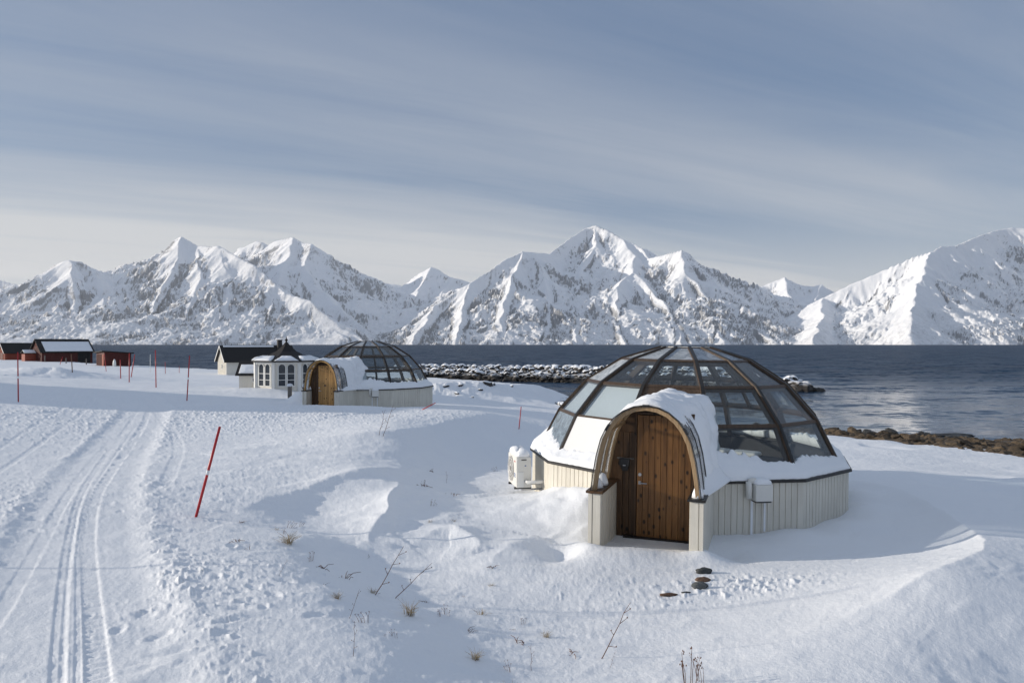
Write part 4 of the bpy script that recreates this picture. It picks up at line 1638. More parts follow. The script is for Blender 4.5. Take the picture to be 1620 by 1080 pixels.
# ------------------------------------------------------------------ pavilion, cottage, sheds, boathouses
def gable_parts(root, L, Wd, hw, hr, wall, roof, over=.25, th=.10, z0=-.9, snow=None, barge=None):
    """local: ridge along X, length L, width Wd; front long side looks to -Y, near gable to -X"""
    b = MB()
    pr = [(-Wd / 2, z0), (Wd / 2, z0), (Wd / 2, hw), (0, hr), (-Wd / 2, hw)]
    b.loft([[(-L / 2, y, z) for y, z in pr], [(L / 2, y, z) for y, z in pr]])
    wo = b.build("wall", wall, root)
    # battens
    bt = MB()
    n = int(L / .22)
    for i in range(1, n):
        x = -L / 2 + L * i / n
        bt.box((x, -Wd / 2 - .012, (z0 + hw) / 2), (.05, .024, hw - z0 - .02))
    n = int(Wd / .22)
    for i in range(1, n):
        y = -Wd / 2 + Wd * i / n
        top = hr - (hr - hw) * abs(y) / (Wd / 2) - .03
        bt.box((-L / 2 - .012, y, (z0 + top) / 2), (.024, .05, top - z0))
    bt.build("battens", wall, wo)
    s = (hr - hw) / (Wd / 2)
    b = MB()
    e = over
    prof = [(-Wd / 2 - e, hw - s * e), (0, hr), (Wd / 2 + e, hw - s * e)]
    up = [(y, z + th) for y, z in prof]
    ring = [(y, z + .004) for y, z in prof] + up[::-1]
    b.loft([[(-L / 2 - e, y, z) for y, z in ring], [(L / 2 + e, y, z) for y, z in ring]])
    ro = b.build("roof", roof, root)
    if barge:
        b = MB()
        for y0, y1 in ((-Wd / 2 - e, 0), (Wd / 2 + e, 0)):
            za, zb = hw - s * e + th / 2, hr + th / 2
            sg = 1 if y0 < 0 else -1
            b.loft([[(-L / 2 - e - .03, y0, za - .09), (-L / 2 - e - .03, y0, za + .09), (-L / 2 - e - .004, y0, za + .09), (-L / 2 - e - .004, y0, za - .09)],
                    [(-L / 2 - e - .03, y1 - sg * .003, zb - .09), (-L / 2 - e - .03, y1 - sg * .003, zb + .09), (-L / 2 - e - .004, y1 - sg * .003, zb + .09), (-L / 2 - e - .004, y1 - sg * .003, zb - .09)]])
        b.build("bargeboards", barge, ro)
    if snow:
        x0, x1, u0, u1, thick = snow        # along the ridge, up the front slope
        xs = np.linspace(x0, x1, 40)
        us = np.linspace(u0, u1, 14)
        top, bot = [], []
        for x in xs:
            for u in us:
                y = -(Wd / 2 + e) * (1 - u)
                z = hw - s * e + (hr - hw + s * e) * u + th
                edge = min(1, min(x - x0, x1 - x) / .35, (u - u0) / .08 + .25, (u1 - u) / .12)
                t = thick * max(0, edge) * (1 + .6 * float(fbm(np.array([x * 1.1]), np.array([u * 4]), 3, seed=3)[0]))
                top.append((x, y, z + .004 + max(t, .002)))
                bot.append((x, y, z + .003))
        F = grid_faces(len(xs), len(us))
        V = np.array(top + bot)
        N_ = len(top)
        ed = {}
        for f in F:
            for a, c in zip(f, np.roll(f, -1)):
                ed[(a, c)] = 1
        side = [(c, a, a + N_, c + N_) for (a, c) in ed if (c, a) not in ed]
        me = grid_mesh("roof_snow", V, np.concatenate([F, F[:, ::-1] + N_, np.array(side)]), M['snow_cap'])
        link_mesh("roof_snow", me, ro)
    return wo, ro


def window_on(wo, x, z, w, h, y, frame=None, bars=1, side='front', glass=None):
    """window in the long front wall (front) or near gable (gable) of a local house"""
    frame = frame or M['white']
    tm = Matrix.Identity(4) if side == 'front' else Matrix.Rotation(R(-90), 4, 'Z')
    f = MB()
    t = .06
    yy = -y - .03
    for dx in (-w / 2, w / 2):
        f.box((x + dx, yy, z), (t, .05, h + t), 0, tm)
    for dz in (-h / 2, h / 2):
        f.box((x, yy - .003, z + dz), (w - t, .05, t), 0, tm)
    for i in range(bars):
        f.box((x - w / 2 + w * (i + 1) / (bars + 1), yy + .004, z), (.035, .04, h - t), 0, tm)
    fo = f.build("window", frame, wo.parent if wo.parent else wo)
    p = MB().box((x, yy + .018, z), (w - .01, .012, h - .01), 0, tm)
    p.build("pane", glass or M['glass_dark'], fo)
    return fo


def axis_at(px, Y, z):
    return ((px - 810) / FPX * Y, Y, z)


# big red boathouse
def boathouses():
    th = R(50)
    c = (-73.9, 119.4, .55)
    r = thing("boathouse", "large red boathouse with a snow covered black roof and an entrance shed at its gable", "boathouse", c, th, "red boathouses along the fjord")
    wo, ro = gable_parts(r, 7.4, 5.0, 1.35, 3.25, M['barn_red'], M['roof_black'], .3, .12, -1.5, (-3.2, 3.75, .06, .80, .10))
    window_on(wo, 0.1, 2.3, .55, .6, 3.7, M['barn_red2'], 1, 'gable')
    d = MB().box((2.4, -2.53, .2), (1.9, .06, 2.2))
    for i in range(5):
        d.box((1.6 + .4 * i, -2.57, .2), (.06, .04, 2.1))
    d.build("boat_door", M['roof_black'], r)
    s = MB()
    s.box((-4.5, .9, .0), (1.5, 1.6, 1.9))
    s.build("entrance_shed", M['barn_red2'], r)
    s = MB()
    s.loft([[(-5.4, .0, 1.02), (-5.4, .9, 1.45), (-5.4, 1.8, 1.02), (-5.4, 1.8, 1.12), (-5.4, .9, 1.56), (-5.4, .0, 1.12)],
            [(-3.72, .0, 1.02), (-3.72, .9, 1.45), (-3.72, 1.8, 1.02), (-3.72, 1.8, 1.12), (-3.72, .9, 1.56), (-3.72, .0, 1.12)]])
    er = s.build("entrance_roof", M['roof_black'], r)
    s = MB()
    s.loft([[(-5.38, -.02, 1.125), (-5.38, .88, 1.57), (-5.38, .88, 1.64), (-5.38, -.02, 1.20)], [(-3.75, -.02, 1.125), (-3.75, .88, 1.57), (-3.75, .88, 1.64), (-3.75, -.02, 1.20)]])
    s.build("roof_snow", M['snow_cap'], er)
    # the smaller one behind it
    c = ((33 - 810) / FPX * 124.0, 124.0, .75)
    r = thing("boathouse", "smaller red boathouse with a bare black roof and white gable boards, at the left edge", "boathouse", c, th, "red boathouses along the fjord")
    gable_parts(r, 5.6, 3.7, .95, 2.45, M['barn_red2'], M['roof_black'], .25, .1, -1.6, None, M['white'])
    MB().box((-2.83, -.2, -.1), (.05, 1.3, 1.9)).build("door", M['barn_red'], r)
    # low shed right of them
    c = axis_at(183, 104, -.05)
    r = thing("shed", "low dark red shed with a sloping flat roof, alone by the water", "shed", c, R(46))
    b = MB()
    b.loft([[(-2.0, -1.7, -1.2), (-2.0, 1.7, -1.2), (-2.0, 1.7, 1.85), (-2.0, -1.7, 2.05)], [(1.5, -1.7, -1.2), (1.5, 1.7, -1.2), (1.5, 1.7, 1.57), (1.5, -1.7, 1.78)]])
    wo = b.build("wall", M['barn_red'], r)
    b = MB()
    for i in range(1, 18):
        b.box((-2.0 + 3.5 * i / 18, -1.715, .25), (.06, .03, 2.7))
    for i in range(1, 14):
        b.box((-2.015, -1.7 + 3.4 * i / 14, .25), (.03, .06, 2.9))
    b.build("battens", M['barn_red'], wo)
    b = MB()
    b.loft([[(-2.35, -2.0, 2.11), (-2.35, 2.0, 1.87), (-2.35, 2.0, 1.99), (-2.35, -2.0, 2.23)], [(1.8, -2.0, 1.80), (1.8, 2.0, 1.56), (1.8, 2.0, 1.68), (1.8, -2.0, 1.92)]])
    ro = b.build("roof", M['roof_black'], r)
    b = MB()
    b.box((-2.03, -1.25, .4), (.04, .7, 2.6))
    b.build("door", M['barn_red2'], r)
    p = axis_at(181, 99, 0)
    z = hgt(p[0], p[1])
    b = MB()
    b.loft([[(.22 * math.cos(q) * f, .15 * math.sin(q) * f, h_) for q in [2 * math.pi * i / 10 for i in range(10)]] for f, h_ in ((1.0, -.1), (1.05, .35), (.8, .75), (.35, .95), (.1, 1.0))])
    o = b.build("wrapped_stack", M['white'], None, True)
    o.location = (p[0], p[1], z)
    tag(o, "small white wrapped bundle standing on the snow before the low dark red shed", "bundle")


boathouses()


def cottage():
    th = R(34)
    c0 = axis_at(358, 84, -.55)
    e = Vector((math.cos(th), math.sin(th), 0))
    n = Vector((math.sin(th), -math.cos(th), 0))
    L, Wd = 8.0, 4.4
    c = Vector(c0) + e * L / 2 - n * Wd / 2
    r = thing("cottage", "white wooden cottage with a black roof and dark chimney behind the pavilion", "cottage", c, th)
    wo, ro = gable_parts(r, L, Wd, 1.72, 3.35, M['ivory'], M['roof_black'], .3, .12, -1.0, (-3.9, 2.0, .90, 1.0, .10), M['white'])
    window_on(wo, -1.0, 1.15, 1.5, .55, 2.2, M['dark_metal'], 2)
    window_on(wo, 2.2, 1.15, 1.0, .55, 2.2, M['dark_metal'], 1)
    window_on(wo, .3, 1.0, .5, .6, 4.0, M['white'], 1, 'gable')
    b = MB()
    b.box((2.6, -.5, 3.5), (.5, .5, 1.2))
    b.box((2.6, -.5, 4.14), (.6, .6, .08))
    b.build("chimney", M['chimney'], ro)
    b = MB()
    b.box((-1.2, 0, 3.72), (5.2, .10, .05))
    for i in range(8):
        b.box((-3.6 + i * .68, 0, 3.59), (.04, .04, .26))
    b.build("ridge_rail", M['dark_metal'], ro)


cottage()


def pavilion():
    Y = 42.0
    c = axis_at(453, Y, 0.15)
    r = thing("pavilion", "white eight sided garden pavilion with a pointed black roof patched with snow", "pavilion", c, 0)
    Rw = 1.76
    ang = lambda k: R(-5 + 45 * k)
    b = MB()
    b.prism([rp(Rw, ang(k), 0).to_2d() for k in range(8)], -1.0, 1.98)
    wo = b.build("wall", M['ivory'], r)
    b = MB()
    for k in range(8):
        p = rp(Rw + .02, ang(k), 0)
        b.box((p.x, p.y, .55), (.17, .17, 2.8), ang(k))
    b.build("corner_posts", M['white'], r)
    b = MB()
    for zz, rr_, hh in ((1.84, 1.84, .12), (.22, 1.80, .10)):
        b.prism([rp(rr_ + .03, ang(k), 0).to_2d() for k in range(8)], zz, zz + hh)
    b.build("trim", M['white'], r)
    ap = Rw * math.cos(R(22.5))
    for k in range(8):
        a = ang(k) + R(22.5)
        tm = Matrix.Rotation(a, 4, 'Z')
        f = MB()
        y = -ap - .025
        for s in (-.24, .24):
            w = .40
            for dx in (-w / 2, w / 2):
                f.box((s + dx, y, 1.12), (.05, .05, 1.05), 0, tm)
            f.box((s, y + .002, .60), (w, .05, .05), 0, tm)
            for zz in (.95, 1.30):
                f.box((s, y + .003, zz), (w - .05, .04, .03), 0, tm)
            pts = [tm @ Vector((s + w / 2 * math.cos(q), y, 1.64 + w / 2 * math.sin(q))) for q in [math.pi * i / 10 for i in range(11)]]
            f.tube(pts, .028, 6)
        fo = f.build("window", M['white'], r)
        p = MB()
        for s in (-.24, .24):
            w = .38
            pts = [(s - w / 2, .62), (s + w / 2, .62)] + [(s + w / 2 * math.cos(q), 1.64 + w / 2 * math.sin(q)) for q in [math.pi * i / 10 for i in range(11)]]
            p.loft([[tm @ Vector((x, -ap - .012, z)) for x, z in pts], [tm @ Vector((x, -ap - .004, z)) for x, z in pts]])
        p.build("pane", M['glass_dark'], fo)
    prof = [(2.03, 1.94), (2.03, 2.01), (1.55, 2.14), (1.05, 2.31), (.62, 2.53), (.30, 2.78), (.10, 3.02), (.05, 3.06)]
    b = MB()
    b.loft([[rp(rr_, ang(k), zz) for k in range(8)] for rr_, zz in prof])
    ro = b.build("roof", M['roof_black'], r)
    b = MB()
    b.tube([(0, 0, 3.02), (0, 0, 3.12), (0, 0, 3.15), (0, 0, 3.20), (0, 0, 3.24), (0, 0, 3.40)], [.05, .045, .09, .09, .035, .01], 10)
    b.build("finial", M['roof_black'], ro, True)
    for k in range(8):
        V = []
        rows = 8
        cols = 11
        for layer in (1, 0):
            for i in range(rows):
                u = i / (rows - 1)
                rr_ = 2.02 + (1.15 - 2.02) * u
                zz = np.interp(rr_, [1.05, 1.55, 2.03], [2.31, 2.14, 2.01])
                for j in range(cols):
                    v = j / (cols - 1)
                    q = .07 + .86 * v
                    half = (1 - .55 * u ** 2.2)
                    q = .5 + (q - .5) * half
                    P = rp(rr_, ang(k), zz).lerp(rp(rr_, ang(k + 1), zz), q)
                    edge = min(1, math.sin(math.pi * v) * 2.2, (1 - u) * 3 + .05, .5 + u * 4)
                    t = .10 * max(edge, 0) * (1 + .5 * float(pn(np.array([v * 3 + k]), np.array([u * 3]))[0])) + .006
                    V.append(P + Vector((0, 0, t if layer else .003)))
        F = grid_faces(rows, cols)
        N_ = rows * cols
        ed = {}
        for f in F:
            for a, c_ in zip(f, np.roll(f, -1)):
                ed[(a, c_)] = 1
        side = [(c_, a, a + N_, c_ + N_) for (a, c_) in ed if (c_, a) not in ed]
        link_mesh("roof_snow", grid_mesh("roof_snow", np.array(V), np.concatenate([F, F[:, ::-1] + N_, np.array(side)]), M['snow_cap']), ro)
    # small hut left of it
    c = axis_at(404, 44.5, .1)
    r = thing("hut", "small low cream hut with a dark snow patched roof, left of the pavilion", "hut", c, R(5))
    wo, ro = gable_parts(r, 1.5, 1.6, 1.25, 1.95, M['ivory'], M['roof_black'], .18, .06, -.8, (-.75, .5, .1, .7, .07))
    window_on(wo, .25, .85, .45, .22, .8, M['white'], 0)


pavilion()


def offstage():
    # unseen house added left of the frame to throw shadow across the road
    r = thing("house", "unseen white timber house, added left of the road to cast a long shadow on the snow", "house", (-33.5, 32.0, 1.2), R(90))
    wo, ro = gable_parts(r, 9.5, 7.0, 3.3, 6.0, M['white'], M['roof_black'], .4, .16, -1.5, (-4.9, 4.9, .04, .95, .2), M['white'])
    for x in (-3, 0, 3):
        window_on(wo, x, 1.9, 1.1, 1.2, 3.5, M['white'], 1)
    p = (-12.0, 8.6)  # unseen slim pole, added to draw a thin shadow line over the snow
    b = MB()
    b.tube([(0, 0, -.5), (0, 0, 3.3)], [.02, .016], 8)
    b.tube([(0, 0, 3.3), (0, 0, 3.33)], [.03, .02], 8)
    o = b.build("shadow_pole", M['white'])
    o.location = (p[0], p[1], hgt(*p))
    tag(o, "slim white flagpole, unseen, added left of the road for its thin line of shadow", "shadow_pole")


offstage()


# ------------------------------------------------------------------ marker poles
def pole(px, py, tx, ty, label, r_, grp="red snow marker poles along the road", band=True, z=None, mat=None):
    # find the ground point under the pixel
    d = 4.0
    ray = ((px - 810) / FPX, 1.0, -(py - HY) / FPX)
    while d < 140:
        if CAM_Z + ray[2] * d < hgt(ray[0] * d, d):
            break
        d *= 1.01
    p = Vector((ray[0] * d, d, hgt(ray[0] * d, d)))
    top = Vector(((tx - 810) / FPX * d, d + .02, CAM_Z - (ty - HY) / FPX * d))
    v = top - p
    r_ = max(r_, .0)
    o = MB().tube([-v * .12, v * .5, v], [r_, r_, r_ * .9], 8).build("snow_pole", mat or M['red_pole'], None, True)
    o.location = p
    tag(o, label, "marker pole", grp)
    if band:
        MB().tube([v * .47, v * .52], r_ * 1.12, 8).build("reflective_band", M['reflector'], o, True)
    return o


# the red pole of the foreground and the rest of the line
pole(310, 818, 347, 675, "tall leaning red snow pole with a white band, standing alone by the foreground track", .022)
pole(29, 636, 27.5, 557, "upright red snow pole at the far left before the small boathouse", .022)
pole(295.7, 634, 299.5, 562.5, "upright red snow pole left of the white cottage", .024)
pole(246.9, 613, 245.6, 553.6, "tall upright red snow pole between shed and cottage", .028, band=False)
pole(204.4, 604.5, 204.3, 558.5, "upright red snow pole at the right corner of the low shed", .028, band=False)
pole(207.5, 597, 213, 560.5, "red snow pole leaning right, next to the upright one beside the low shed", .03, band=False)
pole(191, 598.6, 190, 569, "short red snow pole in front of the middle of the low shed", .03, band=False)
pole(168, 588, 165, 559.5, "thin red pole against the lit side of the low shed", .03, band=False)
pole(114.5, 591, 112.5, 560, "thin leaning pole before the right end of the large boathouse", .03, mat=M['stem'], band=False)
pole(94.8, 577, 98.8, 564.4, "short strongly tilted red pole before the wall of the large boathouse", .035, band=False)
pole(237.6, 589, 237.6, 560.5, "thin pale pole rising against the water right of the low shed", .03, mat=M['white'], band=False)
pole(261.7, 591, 261, 572, "short thin red pole against the water, right of the tall upright one", .028, band=False)
pole(283.4, 590, 283.5, 579, "shortest thin red pole against the water, near the white cottage", .028, band=False)
pole(668, 648, 689, 637, "fallen red pole lying tilted at the right corner of the farther igloo", .018, band=False)
pole(821, 679, 824.5, 643, "short pink red pole standing between the two igloos", .016, band=False)
for px, py, ty, lab in ((3.5, 567, 548, "dark fence post at the far left edge of the snow bank"), (71, 572.5, 562, "dark fence post before the gable of the large boathouse"),
                        (38.5, 569.5, 562, "dark fence post between the two boathouses"), (104.5, 575, 566, "dark fence post before the long wall of the large boathouse"), (136.5, 577, 567, "dark fence post right of the large boathouse")):
    o = pole(px, py, px, ty, lab, .07, "dark fence posts before the boathouses", False, None, M['grey_wood'])
    o.name = "fence_post"
    o['category'] = "fence post"


def bollard():
    p = axis_at(458.5, 36.0, 0)
    z = CAM_Z - (636 - HY) / FPX * 36.0
    r = thing("post_lamp", "short square wooden post with a round cap of snow left of the farther igloo", "post", (p[0], p[1], z))
    b = MB()
    b.box((0, 0, .3), (.17, .17, .95))
    b.build("post", M['grey_wood'], r, bevel=.01)
    b = MB()
    b.loft([[(.15 * f * math.cos(q), .15 * f * math.sin(q), .78 + h_) for q in [2 * math.pi * i / 14 for i in range(14)]] for f, h_ in ((1, 0), (1.08, .04), (.9, .10), (.4, .14))])
    b.build("snow_cap", M['snow_cap'], r, True)
    b = MB()
    b.box((.16, -.05, .02), (.20, .16, .5))
    b.build("side_box", M['offwhite'], r, bevel=.01)


bollard()


# ------------------------------------------------------------------ rocks
def rock_mesh(seed, sub=3, rough=.28, flat=.75):
    import bmesh
    bm = bmesh.new()
    bmesh.ops.create_icosphere(bm, subdivisions=sub, radius=1.0)
    rs = np.random.RandomState(seed)
    planes = rs.randn(9, 3)
    planes /= np.linalg.norm(planes, axis=1)[:, None]
    off = .62 + .3 * rs.rand(9)
    for v in bm.verts:
        p = np.array(v.co)
        for n, o in zip(planes, off):
            d = p @ n - o
            if d > 0:
                p = p - n * d * .85
        n_ = float(fbm(np.array([p[0] * 1.7 + seed]), np.array([p[1] * 1.7 + p[2] * 1.3]), 3, seed=seed)[0])
        p = p * (1 + rough * n_)
        v.co = (p[0] * 1.1, p[1] * .9, p[2] * flat)
    me = bpy.data.meshes.new("boulder")
    bm.to_mesh(me)
    bm.free()
    me.polygons.foreach_set('use_smooth', [sub > 2] * len(me.polygons))
    return me


def put_rocks(name, label, cat, group, pts, mats, seed0, sub=2, kinds=6):
    rs = random.Random(seed0)
    ms = []
    for i in range(kinds):
        for m in mats:
            me = rock_mesh(seed0 + i, sub)
            me.name = name
            me.materials.append(m)
            ms.append((m, me))
    first = None
    for (x, y, z, s, mi) in pts:
        me = rs.choice([q for m, q in ms if m == mats[mi]])
        if first is None:
            first = bpy.data.objects.new(name, me)
            o = first
        else:
            o = first.copy()
            o.data = me
        COL.objects.link(o)
        o.location = (x, y, z)
        o.scale = (s * rs.uniform(.8, 1.3), s * rs.uniform(.75, 1.15), s * rs.uniform(.7, 1.0))
        o.rotation_euler = (rs.uniform(-.4, .4), rs.uniform(-.4, .4), rs.uniform(0, 6.28))
        tag(o, label, cat, group)
    return first


def heap_mesh(name, pts, mats, seed0, sub=1):
    """the small infill of a rock slope as one object"""
    rs = np.random.RandomState(seed0)
    base = []
    for i in range(5):
        me = rock_mesh(seed0 + i, sub)
        v = np.array([tuple(a.co) for a in me.vertices])
        f = np.array([tuple(p.vertices) for p in me.polygons])
        base.append((v, f))
        bpy.data.meshes.remove(me)
    V, F, n = [], [], 0
    for (x, y, z, s) in pts:
        v, f = base[rs.randint(5)]
        a = rs.rand() * 6.28
        c, q = math.cos(a), math.sin(a)
        w = v * (s * np.array([.8 + .5 * rs.rand(), .8 + .4 * rs.rand(), .6 + .4 * rs.rand()]))
        w = np.stack([w[:, 0] * c - w[:, 1] * q, w[:, 0] * q + w[:, 1] * c, w[:, 2]], 1) + (x, y, z)
        V.append(w)
        F.append(f + n)
        n += len(v)
    me = grid_mesh(name, np.concatenate(V), np.concatenate(F), mats, False)
    return link_mesh(name, me)


def breakwater():
    rs = random.Random(21)
    # centre line from its root behind the farther igloo to the tip right of the near one
    line = [(-19.0, 112.0), (-10, 108), (0, 103), (10, 98.0), (18, 93), (25, 87), (29.5, 81.5), (31.5, 78)]
    line = smooth_poly(line, 2)
    cum = np.concatenate([[0], np.cumsum([math.dist(a, b) for a, b in zip(line[:-1], line[1:])])])
    tot = cum[-1]

    def at(s):
        x = np.interp(s, cum, [p[0] for p in line])
        y = np.interp(s, cum, [p[1] for p in line])
        return x, y
    # core: one lumpy body
    ts = np.linspace(0, tot, 150)
    V = []
    K = 15
    for s in ts:
        x, y = at(s)
        x2, y2 = at(min(tot, s + .3))
        x1, y1 = at(max(0, s - .3))
        tx, ty = x2 - x1, y2 - y1
        l = math.hypot(tx, ty)
        nx, ny = ty / l, -tx / l
        top = np.interp(s / tot, [0, .1, .55, .80, .92, 1], [-.75, -.25, -.15, -.05, -.5, -2.2])
        for j in range(K):
            u = -1 + 2 * j / (K - 1)
            w_ = 4.2 * u * np.interp(s / tot, [0, .88, 1], [1, 1, .25])
            zz = top - (abs(w_) - 1.1) * .62 if abs(w_) > 1.1 else top
            V.append((x + nx * w_, y + ny * w_, max(zz, -3.5) + .25 * float(fbm(np.array([s * .7]), np.array([w_ * .7]), 3, seed=70)[0]) - .25))
    me = grid_mesh("rubble", np.array(V), grid_faces(len(ts), K)[:, ::-1], M['rock'])
    o = link_mesh("rubble", me)
    tag(o, "dark rubble core of the snow dusted breakwater", "rubble", kind='stuff')
    sm = []
    for i in range(1500):
        s = rs.random() * tot
        x, y = at(s)
        x2, y2 = at(min(tot, s + .5))
        x1, y1 = at(max(0, s - .5))
        tx, ty = x2 - x1, y2 - y1
        l = math.hypot(tx, ty)
        nx, ny = ty / l, -tx / l
        top = np.interp(s / tot, [0, .1, .55, .80, .92, 1], [-.75, -.25, -.15, -.05, -.5, -2.2])
        w_ = rs.uniform(-1.2, 4.2) * np.interp(s / tot, [0, .88, 1], [1, 1, .3])
        zz = top - max(0, abs(w_) - 1.1) * .62
        sm.append((x + nx * w_, y + ny * w_, zz - .12, rs.uniform(.18, .42)))
    h = heap_mesh("small_rubble", sm, M['rock'], 350)
    tag(h, "small snow dusted rubble filling the breakwater between its boulders", "rubble", kind='stuff')
    pts = []
    for i in range(232):
        s = (i + rs.random()) / 232 * tot
        x, y = at(s)
        x2, y2 = at(min(tot, s + .5))
        x1, y1 = at(max(0, s - .5))
        tx, ty = x2 - x1, y2 - y1
        l = math.hypot(tx, ty)
        nx, ny = ty / l, -tx / l
        top = np.interp(s / tot, [0, .1, .55, .80, .92, 1], [-.75, -.25, -.15, -.05, -.5, -2.2])
        w_ = rs.uniform(-.8, 3.9)
        zz = top - max(0, abs(w_) - 1.1) * .62
        pts.append((x + nx * w_, y + ny * w_, zz + .08, rs.uniform(.30, .66) * (1.25 if s > .7 * tot else 1), 0))
    for i in range(36):
        s = tot * rs.uniform(.78, 1.02)
        x, y = at(min(s, tot))
        u = s / tot
        hw = np.interp(u, [.78, 1.0], [2.6, .9])
        w_ = rs.uniform(-hw, hw)
        top = np.interp(u, [.78, .85, .92, 1, 1.03], [-.05, -.2, -.7, -1.6, -2.0])
        pts.append((x + w_ * .9 + rs.uniform(-.3, .3), y + w_ * .5, top - abs(w_) * .4, rs.uniform(.5, .95), 0))
    for i in range(30):
        px = 1232 + 68 * i / 29
        top = np.interp(px, [1232, 1262, 1285, 1300], [590, 600, 612, 618.5])
        py = top + rs.random() ** 1.5 * (621 - top)
        d_ = rs.uniform(78, 82)
        z = CAM_Z - (py - HY) / FPX * d_
        pts.append(((px - 810) / FPX * d_, d_, z - .1, rs.uniform(.40, .75), 0))
    put_rocks("boulder", "snow topped dark boulder in the breakwater across the inlet", "boulder", "boulders heaped in the breakwater", pts, [M['rock']], 300, 2)


breakwater()


def shore_rocks():
    rs = random.Random(33)
    big, small = [], []
    line = smooth_poly(COAST, 2)
    seg = [p for p in line if p[0] > 8 and p[1] > 12 and p[0] < 60]
    cum = np.concatenate([[0], np.cumsum([math.dist(a, b) for a, b in zip(seg[:-1], seg[1:])])])
    for i in range(6500):
        s = rs.random() * cum[-1]
        x = np.interp(s, cum, [p[0] for p in seg])
        y = np.interp(s, cum, [p[1] for p in seg])
        wmax = np.interp(x, [8, 15, 19, 27, 34, 60], [1.5, 5.0, 10.0, 15, 16, 16])
        u = rs.random()
        back = -1.2 + (wmax + 1.0) * u
        # towards land: roughly towards the camera
        l = math.hypot(x, y)
        px_, py_ = x - x / l * back, y - y / l * back
        z = hgt(px_, py_)
        sz = rs.uniform(.10, .26)
        small.append((px_, py_, z - sz * .15, sz))
    for i in range(300):
        s = rs.random() * cum[-1]
        x = np.interp(s, cum, [p[0] for p in seg])
        y = np.interp(s, cum, [p[1] for p in seg])
        if not (13 < x < 44):
            continue
        wmax = np.interp(x, [8, 15, 19, 27, 34, 60], [1.5, 4.5, 9.5, 14.5, 15, 15])
        u = rs.random() ** .8
        back = -.6 + wmax * u
        l = math.hypot(x, y)
        px_, py_ = x - x / l * back, y - y / l * back
        z = hgt(px_, py_)
        sz = rs.uniform(.22, .48)
        big.append((px_, py_, z + sz * .1, sz, 0 if u > .30 else 1))
    put_rocks("shore_stone", "bare stone lying in the dark strip between the snow and the fjord", "stone", "stones along the waterline", big, [M['rock_brown'], M['rock_wet']], 400, 2)
    o = heap_mesh("shingle", [p for p in small], M['rock_brown'], 500)
    tag(o, "brown shingle between the snow field and the fjord", "shingle", kind='stuff')
    # skerry
    for (px, py, sc, lab) in ((1497, 688.5, (1.35, .5, .16), "long dark skerry just breaking the calm water near the shore"), (1522, 691, (.5, .25, .09), "small dark rock awash at the right end of the skerry")):
        x, y, z = W(px, py, SEA)
        me = rock_mesh(77, 3, .5)
        me.materials.append(M['rock_wet'])
        me.name = "skerry"
        o = link_mesh("skerry", me)
        o.location = (x, y, SEA + .01)
        o.scale = sc
        tag(o, lab, "rock")
    # dark stones in the snow bank of the inlet
    inlet = []
    for (px, py, s) in ((895, 637, .5), (902, 632, .4), (888, 640, .35), (906, 638, .5), (882, 638, .25), (890, 632, .22), (705, 611, .22), (729, 611, .20), (772, 608, .32), (780, 609, .2), (809, 611, .18), (907, 603.5, .55), (723, 622, .2), (760, 618, .15), (748, 628, .12)):
        d = 30.0
        ray = ((px - 810) / FPX, 1.0, -(py - HY) / FPX)
        while d < 100:
            if CAM_Z + ray[2] * d < hgt(ray[0] * d, d) + .03:
                break
            d *= 1.004
        inlet.append((ray[0] * d, d, hgt(ray[0] * d, d) + .02, s, 0))
    put_rocks("bank_stone", "dark stone showing through the snow bank of the inlet", "stone", "stones in the snow bank of the inlet", inlet, [M['rock']], 600, 2)


shore_rocks()


def ground_at(px, py):
    d = 2.0
    ray = ((px - 810) / FPX, 1.0, -(py - HY) / FPX)
    while d < 60:
        if CAM_Z + ray[2] * d < hgt(ray[0] * d, d):
            break
        d *= 1.008
    return Vector((ray[0] * d, d, hgt(ray[0] * d, d)))


def door_stones():
    for (px, py, sx, sy, sz, mat, lab) in ((1113, 907, .10, .08, .065, 'stone', "grey green rounded stone nearest the porch post, topmost of the three in a row"),
                                          (1111, 919, .095, .045, .045, 'stone_brown', "brown stone between the two dark ones beside the porch"),
                                          (1107, 932, .095, .07, .07, 'stone', "darkest rounded stone, lowest of the three in a row beside the porch"),
                                          (1057, 941.5, .10, .05, .028, 'stone_brown', "flat brown stone half buried in the trodden snow before the door"),
                                          (1085, 939.5, .055, .02, .015, 'stone', "thin dark sliver of stone between the brown one and the row")):
        p = ground_at(px, py)
        me = rock_mesh(800 + int(px) % 7, 4, .22, .85)
        me.materials.append(M[mat])
        me.name = "stone"
        o = link_mesh("stone", me)
        o.location = p + Vector((0, 0, sz * .3))
        o.scale = (sx, sy, sz)
        tag(o, lab, "stone", "stones before the porch")


door_stones()


